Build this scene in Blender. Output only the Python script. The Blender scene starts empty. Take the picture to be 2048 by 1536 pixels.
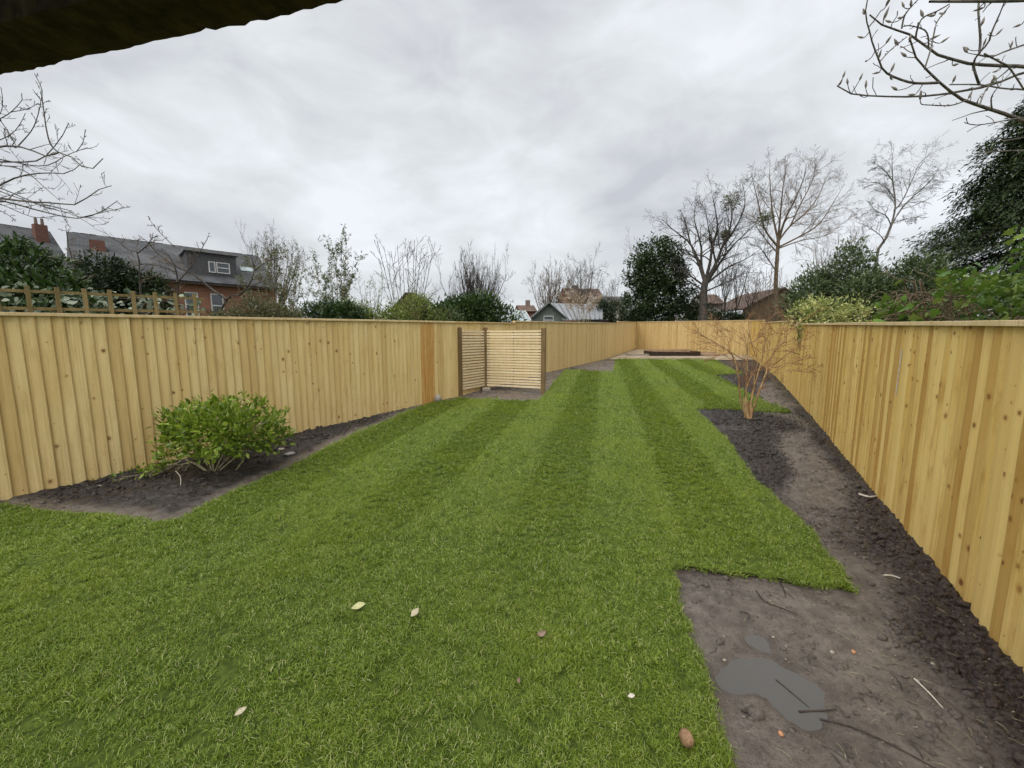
import bpy, math, random
import numpy as np
from mathutils import Vector, Matrix, Euler, noise as mnoise

R = math.radians
rng = np.random.default_rng(7)
random.seed(7)
scene = bpy.context.scene
COL = scene.collection

# ------------------------------------------------------------------ camera
PITCH = R(6.93); FPX = 769.0; HC = 1.7; K = 0.029      # K: the garden rises gently away from the house
cd = bpy.data.cameras.new('camera'); cam = bpy.data.objects.new('camera', cd); COL.objects.link(cam)
cd.sensor_width = 36.0; cd.lens = FPX / 2048 * 36.0; cd.clip_start = 0.02; cd.clip_end = 3000
cam.location = (0, 0, HC); cam.rotation_euler = (math.pi / 2 - PITCH, 0, 0)
scene.camera = cam

# ------------------------------------------------------------------ sky, sun, exposure
SUN_EL, SUN_AZ = R(62), R(215)            # azimuth clockwise from +Y: high behind the camera
world = bpy.data.worlds.new('World'); scene.world = world; world.use_nodes = True
nt = world.node_tree; nt.nodes.clear()
def wn(t, **k):
    n = nt.nodes.new(t)
    for a, b in k.items(): setattr(n, a, b)
    return n
out = wn('ShaderNodeOutputWorld'); bg = wn('ShaderNodeBackground'); nt.links.new(bg.outputs[0], out.inputs[0])
sky = wn('ShaderNodeTexSky', sky_type='NISHITA', sun_disc=False, sun_elevation=SUN_EL, sun_rotation=SUN_AZ)
tc = wn('ShaderNodeTexCoord'); sep = wn('ShaderNodeSeparateXYZ'); nt.links.new(tc.outputs['Generated'], sep.inputs[0])
def wmath(op, a, b=None):
    n = wn('ShaderNodeMath', operation=op)
    for i, v in enumerate((a, b)):
        if v is None: continue
        if isinstance(v, (int, float)): n.inputs[i].default_value = v
        else: nt.links.new(v, n.inputs[i])
    return n.outputs[0]
cmb = wn('ShaderNodeCombineXYZ')
nt.links.new(sep.outputs[0], cmb.inputs[0]); nt.links.new(sep.outputs[1], cmb.inputs[1]); nt.links.new(wmath('MULTIPLY', sep.outputs[2], 1.7), cmb.inputs[2])
def wnoise(scale, detail, rough, dist, off):
    mp = wn('ShaderNodeMapping'); mp.inputs['Location'].default_value = off; nt.links.new(cmb.outputs[0], mp.inputs[0])
    mp.inputs['Rotation'].default_value = (R(8), R(22), 0); mp.inputs['Scale'].default_value = (0.8, 1.0, 1.0)
    n = wn('ShaderNodeTexNoise'); n.inputs['Scale'].default_value = scale; n.inputs['Detail'].default_value = detail
    n.inputs['Roughness'].default_value = rough; n.inputs['Distortion'].default_value = dist
    nt.links.new(mp.outputs[0], n.inputs['Vector']); return n.outputs['Fac']
n1 = wnoise(2.3, 5, 0.5, 0.4, (5.4, 1.9, 0)); n2 = wnoise(6.0, 7, 0.55, 0.5, (8.3, 2.2, 0))
mixn = wmath('ADD', wmath('MULTIPLY', n1, 0.58), wmath('MULTIPLY', n2, 0.42))
ramp = wn('ShaderNodeValToRGB'); nt.links.new(mixn, ramp.inputs[0])
e = ramp.color_ramp.elements
e[0].position = 0.35; e[0].color = (0.252, 0.258, 0.278, 1)
e[1].position = 0.62; e[1].color = (0.385, 0.398, 0.418, 1)
m = e.new(0.49); m.color = (0.318, 0.330, 0.340, 1)
skm = wn('ShaderNodeMix', data_type='RGBA', blend_type='MULTIPLY'); skm.inputs['Factor'].default_value = 1.0
nt.links.new(sky.outputs[0], skm.inputs['A']); skm.inputs['B'].default_value = (0.06, 0.06, 0.06, 1)
mix = wn('ShaderNodeMix', data_type='RGBA'); mix.inputs['Factor'].default_value = 0.95
nt.links.new(skm.outputs['Result'], mix.inputs['A']); nt.links.new(ramp.outputs[0], mix.inputs['B'])
nt.links.new(mix.outputs['Result'], bg.inputs[0]); bg.inputs[1].default_value = 1.0
sd = bpy.data.lights.new('sun', 'SUN'); sd.energy = 1.5; sd.angle = R(75); sd.color = (1.0, 0.96, 0.9)
sun = bpy.data.objects.new('sun', sd); COL.objects.link(sun)
dirv = Vector((math.sin(SUN_AZ) * math.cos(SUN_EL), math.cos(SUN_AZ) * math.cos(SUN_EL), math.sin(SUN_EL)))
sun.rotation_euler = (-dirv).to_track_quat('-Z', 'Y').to_euler()
cy = scene.cycles; cy.adaptive_threshold = 0.03; cy.max_bounces = 5; cy.diffuse_bounces = 3; cy.glossy_bounces = 2; cy.transmission_bounces = 2; cy.transparent_max_bounces = 4
vs = scene.view_settings; vs.view_transform = 'Standard'; vs.look = 'None'; vs.gamma = 1.0; vs.exposure = 1.25; vs.use_curve_mapping = False

# ------------------------------------------------------------------ helpers
def gz(y):                                  # level of the ground
    return K * min(y, 34.0)
_c, _s = math.cos(PITCH), math.sin(PITCH)
def at(px, py, Y):                          # a direction seen in the photo, taken to its real distance Y
    x = (px - 1024) / FPX; y = (768 - py) / FPX
    d = (x, y * _s + _c, y * _c - _s); t = Y / d[1]
    return Vector((d[0] * t, Y, HC + d[2] * t))
def tag(o, label=None, cat=None, group=None, kind=None):
    if label: o['label'] = label
    if cat: o['category'] = cat
    if group: o['group'] = group
    if kind: o['kind'] = kind
    return o
def mesh(name, V, Fc, smooth=False):
    me = bpy.data.meshes.new(name)
    if isinstance(V, np.ndarray) and isinstance(Fc, np.ndarray):
        k = Fc.shape[1]
        me.vertices.add(len(V)); me.vertices.foreach_set('co', V.astype(np.float32).ravel())
        me.loops.add(Fc.size); me.loops.foreach_set('vertex_index', Fc.astype(np.int32).ravel())
        me.polygons.add(len(Fc)); me.polygons.foreach_set('loop_start', np.arange(0, Fc.size, k, dtype=np.int32))
        me.update(calc_edges=True)
    else:
        me.from_pydata([tuple(v) for v in V], [], [tuple(f) for f in Fc]); me.update()
    if smooth: me.polygons.foreach_set('use_smooth', np.ones(len(me.polygons), dtype=bool))
    return me
def obj(name, me, mat=None, parent=None):
    o = bpy.data.objects.new(name, me); COL.objects.link(o)
    if mat is not None and me is not None and not me.materials: me.materials.append(mat)
    if parent is not None:
        o.parent = parent; o.location = -parent.location       # meshes are written in world coordinates
    return o
def empty(name, loc):
    o = bpy.data.objects.new(name, None); COL.objects.link(o); o.location = loc; o.empty_display_size = 0.1
    return o
class MB:                                    # gathers boxes and polygons for one mesh
    def __init__(s): s.v = []; s.f = []
    def poly(s, pts):
        n = len(s.v); s.v += [tuple(p) for p in pts]; s.f.append(tuple(range(n, n + len(pts)))); return s
    def hexa(s, p):                          # p: 4 bottom + 4 top
        n = len(s.v); s.v += [tuple(q) for q in p]
        for f in ((0, 3, 2, 1), (4, 5, 6, 7), (0, 1, 5, 4), (1, 2, 6, 5), (2, 3, 7, 6), (3, 0, 4, 7)): s.f.append(tuple(n + i for i in f))
        return s
    def box(s, c, size, rz=0.0, rx=0.0, ry=0.0):
        M = Euler((rx, ry, rz)).to_matrix(); c = Vector(c); h = Vector(size) / 2
        return s.hexa([c + M @ Vector((a * h.x, b * h.y, d * h.z)) for d in (-1, 1) for a, b in ((-1, -1), (1, -1), (1, 1), (-1, 1))])
    def bar(s, a, b, w, h, up=(0, 0, 1)):
        a = Vector(a); b = Vector(b); d = (b - a).normalized(); u = Vector(up); sd_ = d.cross(u).normalized(); u = sd_.cross(d)
        return s.hexa([q + sd_ * (i * w / 2) + u * (j * h / 2) for q, i, j in
                       ((a, -1, -1), (a, 1, -1), (b, 1, -1), (b, -1, -1), (a, -1, 1), (a, 1, 1), (b, 1, 1), (b, -1, 1))])
    def build(s, name, mat, parent=None, bevel=0):
        o = obj(name, mesh(name, s.v, s.f), mat, parent)
        if bevel:
            b = o.modifiers.new('bevel', 'BEVEL'); b.width = bevel; b.segments = 2
        return o

# numpy value noise
def _hash(i, j, sd_):
    h = (i.astype(np.int64) * 374761393 + j.astype(np.int64) * 668265263 + sd_ * 1442695041) & 0x7fffffff
    h = ((h ^ (h >> 13)) * 1274126177) & 0x7fffffff
    return ((h ^ (h >> 16)) & 0xffff) / 65535.0
def vnoise(x, y, sd_=0):
    xi = np.floor(x); yi = np.floor(y); fx = x - xi; fy = y - yi
    fx = fx * fx * (3 - 2 * fx); fy = fy * fy * (3 - 2 * fy); xi = xi.astype(np.int64); yi = yi.astype(np.int64)
    a = _hash(xi, yi, sd_); b = _hash(xi + 1, yi, sd_); c = _hash(xi, yi + 1, sd_); d = _hash(xi + 1, yi + 1, sd_)
    return (a * (1 - fx) + b * fx) * (1 - fy) + (c * (1 - fx) + d * fx) * fy
def fbm(x, y, oct_=4, sd_=0):
    t = 0; a = 1; s_ = 0
    for o in range(oct_):
        t = t + a * vnoise(x * 2 ** o, y * 2 ** o, sd_ + o * 17); s_ += a; a *= 0.5
    return t / s_

# ------------------------------------------------------------------ materials
class NT:
    def __init__(s, name):
        s.m = bpy.data.materials.new(name); s.m.use_nodes = True; s.t = s.m.node_tree
        s.b = s.t.nodes['Principled BSDF']; s.o = s.t.nodes['Material Output']
    def n(s, t, **k):
        nd = s.t.nodes.new(t)
        for a, b in k.items(): setattr(nd, a, b)
        return nd
    def put(s, sock, v):
        if isinstance(v, bpy.types.NodeSocket): s.t.links.new(v, sock)
        elif v is not None: sock.default_value = v
    def math(s, op, a, b=None, c=None, clamp=False):
        nd = s.n('ShaderNodeMath', operation=op, use_clamp=clamp)
        for i, v in enumerate((a, b, c)): s.put(nd.inputs[i], v)
        return nd.outputs[0]
    def mix(s, f, a, b, blend='MIX'):
        nd = s.n('ShaderNodeMix', data_type='RGBA', blend_type=blend)
        s.put(nd.inputs['Factor'], f)
        s.put(nd.inputs['A'], a if isinstance(a, bpy.types.NodeSocket) else (*a, 1)); s.put(nd.inputs['B'], b if isinstance(b, bpy.types.NodeSocket) else (*b, 1))
        return nd.outputs['Result']
    def ramp(s, f, *st):
        nd = s.n('ShaderNodeValToRGB'); s.put(nd.inputs[0], f); el = nd.color_ramp.elements
        while len(el) < len(st): el.new(0.5)
        for x, (p, c) in zip(el, st): x.position = p; x.color = (*c, 1) if not isinstance(c, (int, float)) else (c, c, c, 1)
        return nd.outputs[0]
    def step(s, f, a, b):
        nd = s.n('ShaderNodeMapRange', interpolation_type='SMOOTHSTEP'); s.put(nd.inputs[0], f)
        s.put(nd.inputs[1], a); s.put(nd.inputs[2], b); return nd.outputs[0]
    def coord(s, w='Object'): return s.n('ShaderNodeTexCoord').outputs[w]
    def pos(s): return s.n('ShaderNodeNewGeometry').outputs['Position']
    def map(s, v, sc=(1, 1, 1), loc=(0, 0, 0)):
        nd = s.n('ShaderNodeMapping'); s.put(nd.inputs[0], v); nd.inputs['Scale'].default_value = sc; s.put(nd.inputs['Location'], loc); return nd.outputs[0]
    def noise(s, v, sc, det=3, rough=0.5, dist=0.0):
        nd = s.n('ShaderNodeTexNoise'); s.put(nd.inputs['Vector'], v); nd.inputs['Scale'].default_value = sc; nd.inputs['Detail'].default_value = det
        nd.inputs['Roughness'].default_value = rough; nd.inputs['Distortion'].default_value = dist; return nd.outputs['Fac']
    def attr(s, n): return s.n('ShaderNodeAttribute', attribute_name=n).outputs['Fac']
    def bump(s, h, st=0.3, d=0.01):
        nd = s.n('ShaderNodeBump'); s.put(nd.inputs['Height'], h); nd.inputs['Strength'].default_value = st; nd.inputs['Distance'].default_value = d
        s.t.links.new(nd.outputs[0], s.b.inputs['Normal'])
    def fin(s, col, rough=0.7, spec=0.4):
        s.put(s.b.inputs['Base Color'], col if isinstance(col, bpy.types.NodeSocket) else (*col, 1)); s.put(s.b.inputs['Roughness'], rough)
        s.put(s.b.inputs['Specular IOR Level'], spec); return s.m

def wood(name, base, dark, pale, knot=0.5, stain=None, kr=1.0, var=1.0, blotch=0.40, ks=1.0):
    t = NT(name); oc = t.coord(); rnd = t.n('ShaderNodeObjectInfo').outputs['Random']
    sp = t.n('ShaderNodeSeparateXYZ'); t.put(sp.inputs[0], oc)
    cb = t.n('ShaderNodeCombineXYZ')
    t.put(cb.inputs[0], t.math('ADD', sp.outputs[0], t.math('MULTIPLY', rnd, 37.0)))
    t.put(cb.inputs[1], t.math('ADD', sp.outputs[2], t.math('MULTIPLY', rnd, 91.0)))
    t.put(cb.inputs[2], t.math('MULTIPLY', sp.outputs[1], 1.0)); v = cb.outputs[0]
    big = t.noise(t.map(v, (5, 1.3, 5)), 1.0, 3, 0.55)
    grain = t.noise(t.map(v, (95, 2.2, 40)), 1.0, 4, 0.6, 0.6)
    blot = t.noise(t.map(v, (14, 6, 14)), 1.0, 4, 0.6)
    col = t.mix(t.step(big, 0.3, 0.7), base, pale)
    col = t.mix(t.math('MULTIPLY', t.step(grain, 0.46, 0.72), 0.55), col, dark)
    col = t.mix(t.math('MULTIPLY', t.step(blot, 0.50, 0.72), blotch), col, dark); fine = t.noise(t.map(v, (160, 60, 60)), 1.0, 3, 0.7); col = t.mix(t.math('MULTIPLY', t.step(fine, 0.5, 0.75), 0.28), col, dark)
    r2 = t.math('FRACT', t.math('MULTIPLY', rnd, 7.31)); r3 = t.math('FRACT', t.math('MULTIPLY', rnd, 23.7))
    col = t.mix(t.math('MULTIPLY', t.step(r2, 0.45, 1.0), min(0.8, 0.5 * var)), col, dark)
    col = t.mix(t.math('MULTIPLY', t.step(r3, 0.6, 1.0), 0.5 * var), col, pale)
    vor = t.n('ShaderNodeTexVoronoi', voronoi_dimensions='2D'); t.put(vor.inputs['Vector'], t.map(v, (8.5 * ks, 11.0 * ks, 1))); vor.inputs['Scale'].default_value = 1.0
    sc = t.n('ShaderNodeSeparateColor'); t.put(sc.inputs[0], vor.outputs['Color'])
    whorl = t.math('GREATER_THAN', t.noise(t.map(v, (0.6, 3.4, 1)), 1.0, 1), 0.49)             # knots come in whorls along a board
    has = t.math('MULTIPLY', t.math('GREATER_THAN', sc.outputs[0], 1 - knot), whorl)
    rad = t.math('MULTIPLY', t.math('MULTIPLY', has, t.math('POWER', sc.outputs[1], 2.6)), 0.135 * kr)
    rad = t.math('ADD', rad, t.math('MULTIPLY', has, 0.010 * kr))
    dn = t.math('ADD', vor.outputs['Distance'], t.math('MULTIPLY', t.math('SUBTRACT', t.noise(t.map(v, (50, 70, 1)), 1.0, 3), 0.5), 0.13))
    halo = t.math('SUBTRACT', 1.0, t.math('DIVIDE', dn, t.math('ADD', t.math('MULTIPLY', rad, 2.3), 0.001)), clamp=True)
    core = t.step(t.math('SUBTRACT', rad, dn), -0.012, 0.02)
    col = t.mix(t.math('MULTIPLY', halo, 0.65), col, tuple(x * y for x, y in zip(dark, (0.85, 0.62, 0.45))))
    col = t.mix(t.math('MULTIPLY', core, t.math('ADD', 0.35, t.math('MULTIPLY', sc.outputs[2], 0.55))), col, (0.15, 0.065, 0.022))
    if stain:
        sn = t.noise(t.map(v, (38, 0.9, 1)), 1.0, 3, 0.6)
        col = t.mix(t.math('MULTIPLY', t.step(sn, 0.46, 0.58), 0.8), col, stain)
    t.bump(t.math('ADD', t.math('MULTIPLY', grain, 0.6), t.math('MULTIPLY', blot, 0.4)), 0.35, 0.003)
    return t.fin(col, t.math('ADD', t.math('MULTIPLY', blot, 0.2), 0.62), 0.3)

M = {}
M['pine_pale'] = wood('pale_pine', (0.670, 0.490, 0.205), (0.460, 0.290, 0.098), (0.750, 0.585, 0.280), 0.5, var=1.0)
M['pine_gold'] = wood('golden_pine', (0.640, 0.425, 0.120), (0.400, 0.215, 0.045), (0.760, 0.560, 0.205), 0.8, kr=1.2, var=1.6, blotch=0.62, ks=1.3)
M['pine_far'] = wood('straw_pine', (0.560, 0.405, 0.170), (0.400, 0.255, 0.085), (0.640, 0.490, 0.240), 0.4)
M['pine_orange'] = wood('stained_pine', (0.600, 0.390, 0.140), (0.34, 0.15, 0.03), (0.60, 0.38, 0.13), 0.4, stain=(0.47, 0.205, 0.040))
M['pine_cap'] = wood('cap_pine', (0.63, 0.48, 0.25), (0.45, 0.30, 0.12), (0.72, 0.58, 0.34), 0.15)
M['slat'] = wood('slat_pine', (0.72, 0.58, 0.36), (0.55, 0.39, 0.19), (0.78, 0.66, 0.45), 0.12, var=0.7)
M['post_wood'] = wood('treated_post', (0.150, 0.098, 0.040), (0.07, 0.042, 0.016), (0.21, 0.14, 0.065), 0.3)
M['trellis_wood'] = wood('trellis_wood', (0.185, 0.140, 0.055), (0.09, 0.07, 0.028), (0.26, 0.20, 0.09), 0.1)
M['plank_wood'] = wood('old_plank', (0.30, 0.20, 0.12), (0.15, 0.09, 0.05), (0.40, 0.29, 0.19), 0.1)

def bark(name, a, b, sc=14, rough=0.85):
    t = NT(name); p = t.pos(); n = t.noise(t.map(p, (1, 1, 0.35)), sc, 4, 0.6)
    t.bump(n, 0.5, 0.01); return t.fin(t.mix(t.step(n, 0.35, 0.68), a, b), rough, 0.25)
M['bark_dark'] = bark('dark_bark', (0.035, 0.030, 0.026), (0.105, 0.092, 0.078))
M['bark_grey'] = bark('grey_bark', (0.075, 0.068, 0.058), (0.19, 0.17, 0.145))
M['bark_brown'] = bark('brown_bark', (0.085, 0.060, 0.040), (0.20, 0.15, 0.10))
M['bark_tan'] = bark('tan_bark', (0.25, 0.150, 0.065), (0.50, 0.35, 0.18), 20)
M['bark_red'] = bark('reddish_twig', (0.17, 0.072, 0.035), (0.36, 0.19, 0.09), 20)
M['bark_pale'] = bark('pale_stem', (0.20, 0.17, 0.10), (0.46, 0.41, 0.27), 25)
M['bark_twiggy'] = bark('brown_twig', (0.13, 0.085, 0.05), (0.33, 0.235, 0.13), 20)
M['bud'] = bark('bud_fur', (0.16, 0.14, 0.115), (0.29, 0.255, 0.22), 60)

def leafmat(name, *cols, rough=0.42, trans=0.25, spec=0.45):
    t = NT(name); r = t.attr('rnd'); k = len(cols)
    col = t.ramp(r, *[((i + 0.5) / k, c) for i, c in enumerate(cols)]) if k > 1 else cols[0]
    n = t.noise(t.pos(), 2.2, 3); col = t.mix(t.math('MULTIPLY', t.step(n, 0.35, 0.7), 0.5), col, tuple(0.6 * x for x in cols[0]))
    t.fin(col, rough, spec)
    tr = t.n('ShaderNodeBsdfTranslucent'); t.put(tr.inputs[0], col); ms = t.n('ShaderNodeMixShader'); ms.inputs[0].default_value = trans
    t.t.links.new(t.b.outputs[0], ms.inputs[1]); t.t.links.new(tr.outputs[0], ms.inputs[2]); t.t.links.new(ms.outputs[0], t.o.inputs[0]); return t.m
M['leaf_shrub'] = leafmat('shrub_leaf', (0.095, 0.160, 0.014), (0.20, 0.31, 0.025), (0.38, 0.47, 0.07), (0.16, 0.25, 0.025), rough=0.3, trans=0.35)
M['leaf_laurel'] = leafmat('laurel_leaf', (0.022, 0.048, 0.012), (0.040, 0.085, 0.018), (0.075, 0.130, 0.030), rough=0.35)
M['leaf_dark'] = leafmat('dark_leaf', (0.014, 0.026, 0.009), (0.026, 0.046, 0.015), (0.045, 0.07, 0.022))
M['leaf_mid'] = leafmat('mid_leaf', (0.035, 0.062, 0.016), (0.065, 0.105, 0.026), (0.12, 0.16, 0.045))
M['leaf_yellow'] = leafmat('yellow_green_leaf', (0.09, 0.13, 0.022), (0.16, 0.22, 0.035), (0.28, 0.32, 0.075))
M['leaf_varieg'] = leafmat('variegated_leaf', (0.12, 0.19, 0.035), (0.52, 0.52, 0.17), (0.68, 0.66, 0.32), (0.42, 0.46, 0.13))
M['leaf_ivy'] = leafmat('ivy_leaf', (0.055, 0.110, 0.018), (0.10, 0.18, 0.030), (0.17, 0.25, 0.05), rough=0.33)
M['leaf_evergreen'] = leafmat('evergreen_leaf', (0.020, 0.038, 0.011), (0.038, 0.066, 0.018), (0.070, 0.105, 0.032))
M['leaf_bamboo'] = leafmat('bamboo_leaf', (0.07, 0.095, 0.035), (0.12, 0.15, 0.06), (0.20, 0.22, 0.11))
M['leaf_hedge'] = leafmat('hedge_leaf', (0.045, 0.075, 0.024), (0.080, 0.120, 0.040), (0.15, 0.19, 0.08))
M['leaf_pale'] = leafmat('pale_ivy_leaf', (0.035, 0.065, 0.025), (0.09, 0.13, 0.06), (0.30, 0.34, 0.25), rough=0.35)
M['leaf_olive'] = leafmat('olive_leaf', (0.07, 0.075, 0.03), (0.13, 0.135, 0.055), (0.22, 0.21, 0.10))
M['leaf_conifer'] = leafmat('conifer_spray', (0.016, 0.031, 0.009), (0.032, 0.056, 0.016), (0.060, 0.088, 0.027), rough=0.6, trans=0.1, spec=0.2)
M['leaf_brown'] = leafmat('brown_leaf', (0.055, 0.030, 0.020), (0.10, 0.055, 0.032), (0.15, 0.09, 0.05), rough=0.7)
M['plume'] = leafmat('plume', (0.42, 0.33, 0.25), (0.55, 0.45, 0.35), rough=0.8)

def plain(name, a, b=None, sc=8, rough=0.7, spec=0.3, bmp=0.2, metal=0.0):
    t = NT(name); n = t.noise(t.pos(), sc, 4, 0.6); t.bump(n, bmp, 0.01); t.b.inputs['Metallic'].default_value = metal
    return t.fin(t.mix(t.step(n, 0.3, 0.7), a, b or tuple(x * 0.8 for x in a)), rough, spec)
M['white_paint'] = plain('white_paint', (0.52, 0.52, 0.51), (0.44, 0.44, 0.43), 3, 0.5)
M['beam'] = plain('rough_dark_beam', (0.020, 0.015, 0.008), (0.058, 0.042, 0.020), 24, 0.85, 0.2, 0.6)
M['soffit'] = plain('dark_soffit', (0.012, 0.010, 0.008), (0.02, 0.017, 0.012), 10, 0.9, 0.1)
M['stone_pale'] = plain('pale_stone', (0.42, 0.37, 0.30), (0.26, 0.22, 0.18), 40, 0.75)
M['stone_grey'] = plain('grey_stone', (0.22, 0.20, 0.18), (0.35, 0.33, 0.30), 30, 0.75)
M['concrete'] = plain('concrete', (0.33, 0.29, 0.235), (0.22, 0.19, 0.155), 5, 0.8)
M['sand'] = plain('sandy_ground', (0.36, 0.295, 0.205), (0.21, 0.165, 0.115), 2.2, 0.85, 0.2, 0.5)
M['black_void'] = plain('wet_black_timber', (0.018, 0.012, 0.010), (0.045, 0.030, 0.022), 9, 0.5)
M['terracotta'] = plain('brown_shell', (0.34, 0.21, 0.12), (0.20, 0.115, 0.06), 60, 0.7, 0.3, 0.8)
M['slate_wall'] = plain('slate_cladding', (0.050, 0.050, 0.055), (0.085, 0.083, 0.088), 9, 0.7)
M['lead'] = plain('lead_grey', (0.14, 0.145, 0.15), (0.20, 0.20, 0.205), 3, 0.5)
M['green_paint'] = plain('sage_paint', (0.15, 0.17, 0.155), (0.11, 0.125, 0.115), 4, 0.6)
M['render_cream'] = plain('cream_render', (0.52, 0.47, 0.41), (0.44, 0.40, 0.35), 2, 0.8)
M['brown_cladding'] = plain('brown_cladding', (0.17, 0.115, 0.068), (0.11, 0.072, 0.043), 3, 0.8)
M['metal_roof'] = plain('grey_metal_roof', (0.25, 0.265, 0.285), (0.19, 0.20, 0.215), 1.2, 0.45)
M['leaf_litter'] = plain('pale_fallen_leaf', (0.50, 0.50, 0.25), (0.38, 0.37, 0.18), 60, 0.6)
M['leaf_fawn'] = plain('fawn_fallen_leaf', (0.52, 0.47, 0.33), (0.36, 0.31, 0.20), 60, 0.6)
M['leaf_curled'] = plain('curled_brown_leaf', (0.17, 0.11, 0.08), (0.27, 0.19, 0.14), 60, 0.6)
M['twig_black'] = plain('wet_twig', (0.025, 0.018, 0.015), (0.06, 0.045, 0.036), 40, 0.6)
M['stick_pale'] = plain('peeled_stick', (0.62, 0.58, 0.50), (0.5, 0.45, 0.37), 40, 0.6)
M['orange_bit'] = plain('orange_pebble', (0.50, 0.26, 0.13), (0.38, 0.18, 0.09), 40, 0.6)

def brickmat(name, a, b, mortar):
    t = NT(name); uv = t.n('ShaderNodeUVMap').outputs[0]
    bt = t.n('ShaderNodeTexBrick'); t.put(bt.inputs['Vector'], uv); bt.inputs['Scale'].default_value = 1
    bt.inputs['Brick Width'].default_value = 0.225; bt.inputs['Row Height'].default_value = 0.075; bt.inputs['Mortar Size'].default_value = 0.008
    bt.inputs['Color1'].default_value = (*a, 1); bt.inputs['Color2'].default_value = (*b, 1); bt.inputs['Mortar'].default_value = (*mortar, 1)
    n = t.noise(t.pos(), 1.3, 4); t.bump(bt.outputs['Fac'], -0.3, 0.006)
    return t.fin(t.mix(t.math('MULTIPLY', n, 0.4), bt.outputs['Color'], tuple(x * 0.55 for x in a)), 0.85, 0.2)
M['brick'] = brickmat('red_brick', (0.27, 0.105, 0.058), (0.19, 0.07, 0.042), (0.27, 0.23, 0.19))
M['brick_dark'] = brickmat('dark_brick', (0.17, 0.068, 0.046), (0.115, 0.048, 0.036), (0.18, 0.15, 0.13))
def slatemat(name, a, b):
    t = NT(name); uv = t.n('ShaderNodeUVMap').outputs[0]
    bt = t.n('ShaderNodeTexBrick'); t.put(bt.inputs['Vector'], uv); bt.inputs['Scale'].default_value = 1
    bt.inputs['Brick Width'].default_value = 0.28; bt.inputs['Row Height'].default_value = 0.2; bt.inputs['Mortar Size'].default_value = 0.012
    bt.inputs['Color1'].default_value = (*a, 1); bt.inputs['Color2'].default_value = (*b, 1); bt.inputs['Mortar'].default_value = (*[x * 0.45 for x in a], 1)
    n = t.noise(t.pos(), 0.9, 5, 0.65); t.bump(bt.outputs['Fac'], -0.5, 0.012)
    return t.fin(t.mix(t.step(n, 0.4, 0.75), bt.outputs['Color'], tuple(min(1, x * 1.5) for x in b)), 0.75, 0.25)
M['slate'] = slatemat('grey_slate', (0.040, 0.042, 0.046), (0.066, 0.068, 0.072))
M['tile_brown'] = slatemat('brown_tile', (0.085, 0.058, 0.046), (0.115, 0.078, 0.062))
M['tile_dark'] = slatemat('dark_tile', (0.045, 0.042, 0.042), (0.07, 0.065, 0.062))
t = NT('window_glass'); t.b.inputs['IOR'].default_value = 1.5; M['glass'] = t.fin((0.035, 0.045, 0.055), 0.06, 0.9)
t = NT('greenhouse_glass'); M['glass_pale'] = t.fin((0.30, 0.36, 0.37), 0.12, 0.8)

# ground materials
t = NT('meadow'); n = t.noise(t.pos(), 0.35, 5, 0.6); t.bump(t.noise(t.pos(), 9, 4), 0.6, 0.05)
M['meadow'] = t.fin(t.mix(t.step(n, 0.35, 0.65), (0.05, 0.075, 0.02), (0.09, 0.085, 0.04)), 0.9, 0.1)
t = NT('turf_base'); n = t.noise(t.pos(), 30, 4, 0.6); n2_ = t.noise(t.pos(), 1.1, 3)
M['turf_base'] = t.fin(t.mix(t.step(n, 0.3, 0.7), (0.034, 0.050, 0.010), (0.085, 0.118, 0.020)), 0.9, 0.1)
t = NT('turf_edge'); n = t.noise(t.pos(), 60, 3)
M['turf_edge'] = t.fin(t.mix(n, (0.010, 0.008, 0.006), (0.035, 0.026, 0.017)), 0.9, 0.1)
t = NT('garden_soil'); p = t.pos(); top = t.attr('topsoil'); red = t.attr('mulch'); wet = t.attr('wet')
nf = t.noise(p, 75, 6, 0.72); nm = t.noise(p, 9, 5, 0.65); nl = t.noise(p, 2.3, 3, 0.5); nk = t.noise(p, 26, 5, 0.7)
mud = t.mix(t.step(nm, 0.3, 0.7), (0.086, 0.070, 0.058), (0.182, 0.154, 0.130))
mud = t.mix(t.math('MULTIPLY', t.step(nf, 0.50, 0.64), 0.7), mud, (0.050, 0.039, 0.033)); mud = t.mix(t.math('MULTIPLY', t.step(nk, 0.54, 0.66), 0.6), mud, (0.045, 0.036, 0.031)); mud = t.mix(t.math('MULTIPLY', wet, 0.40), mud, (0.050, 0.041, 0.036))
tsl = t.mix(t.step(nf, 0.40, 0.64), (0.007, 0.0055, 0.005), (0.042, 0.033, 0.029)); tsl = t.mix(t.math('MULTIPLY', t.step(nk, 0.52, 0.66), 0.7), tsl, (0.085, 0.068, 0.058))
mul = t.mix(t.step(nf, 0.40, 0.64), (0.010, 0.0065, 0.006), (0.060, 0.038, 0.031)); mul = t.mix(t.math('MULTIPLY', t.step(nk, 0.54, 0.68), 0.6), mul, (0.110, 0.080, 0.066))
nbl = t.math('ADD', t.math('MULTIPLY', nm, 0.6), t.math('MULTIPLY', nk, 0.4)); tk = t.math('ADD', top, t.math('MULTIPLY', t.math('SUBTRACT', nbl, 0.5), 1.8))
rk = t.math('ADD', red, t.math('MULTIPLY', t.math('SUBTRACT', nbl, 0.5), 2.0))
col = t.mix(t.step(tk, 0.15, 0.85), mud, tsl); col = t.mix(t.step(rk, 0.15, 0.85), col, mul)
rg = t.math('SUBTRACT', t.math('ADD', 0.36, t.math('MULTIPLY', t.step(nl, 0.35, 0.65), 0.25)), t.math('MULTIPLY', wet, 0.42), clamp=True)
t.bump(t.math('ADD', nf, t.math('MULTIPLY', nm, 0.6)), 0.8, 0.014); M['soil'] = t.fin(col, rg, 0.5)
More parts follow.
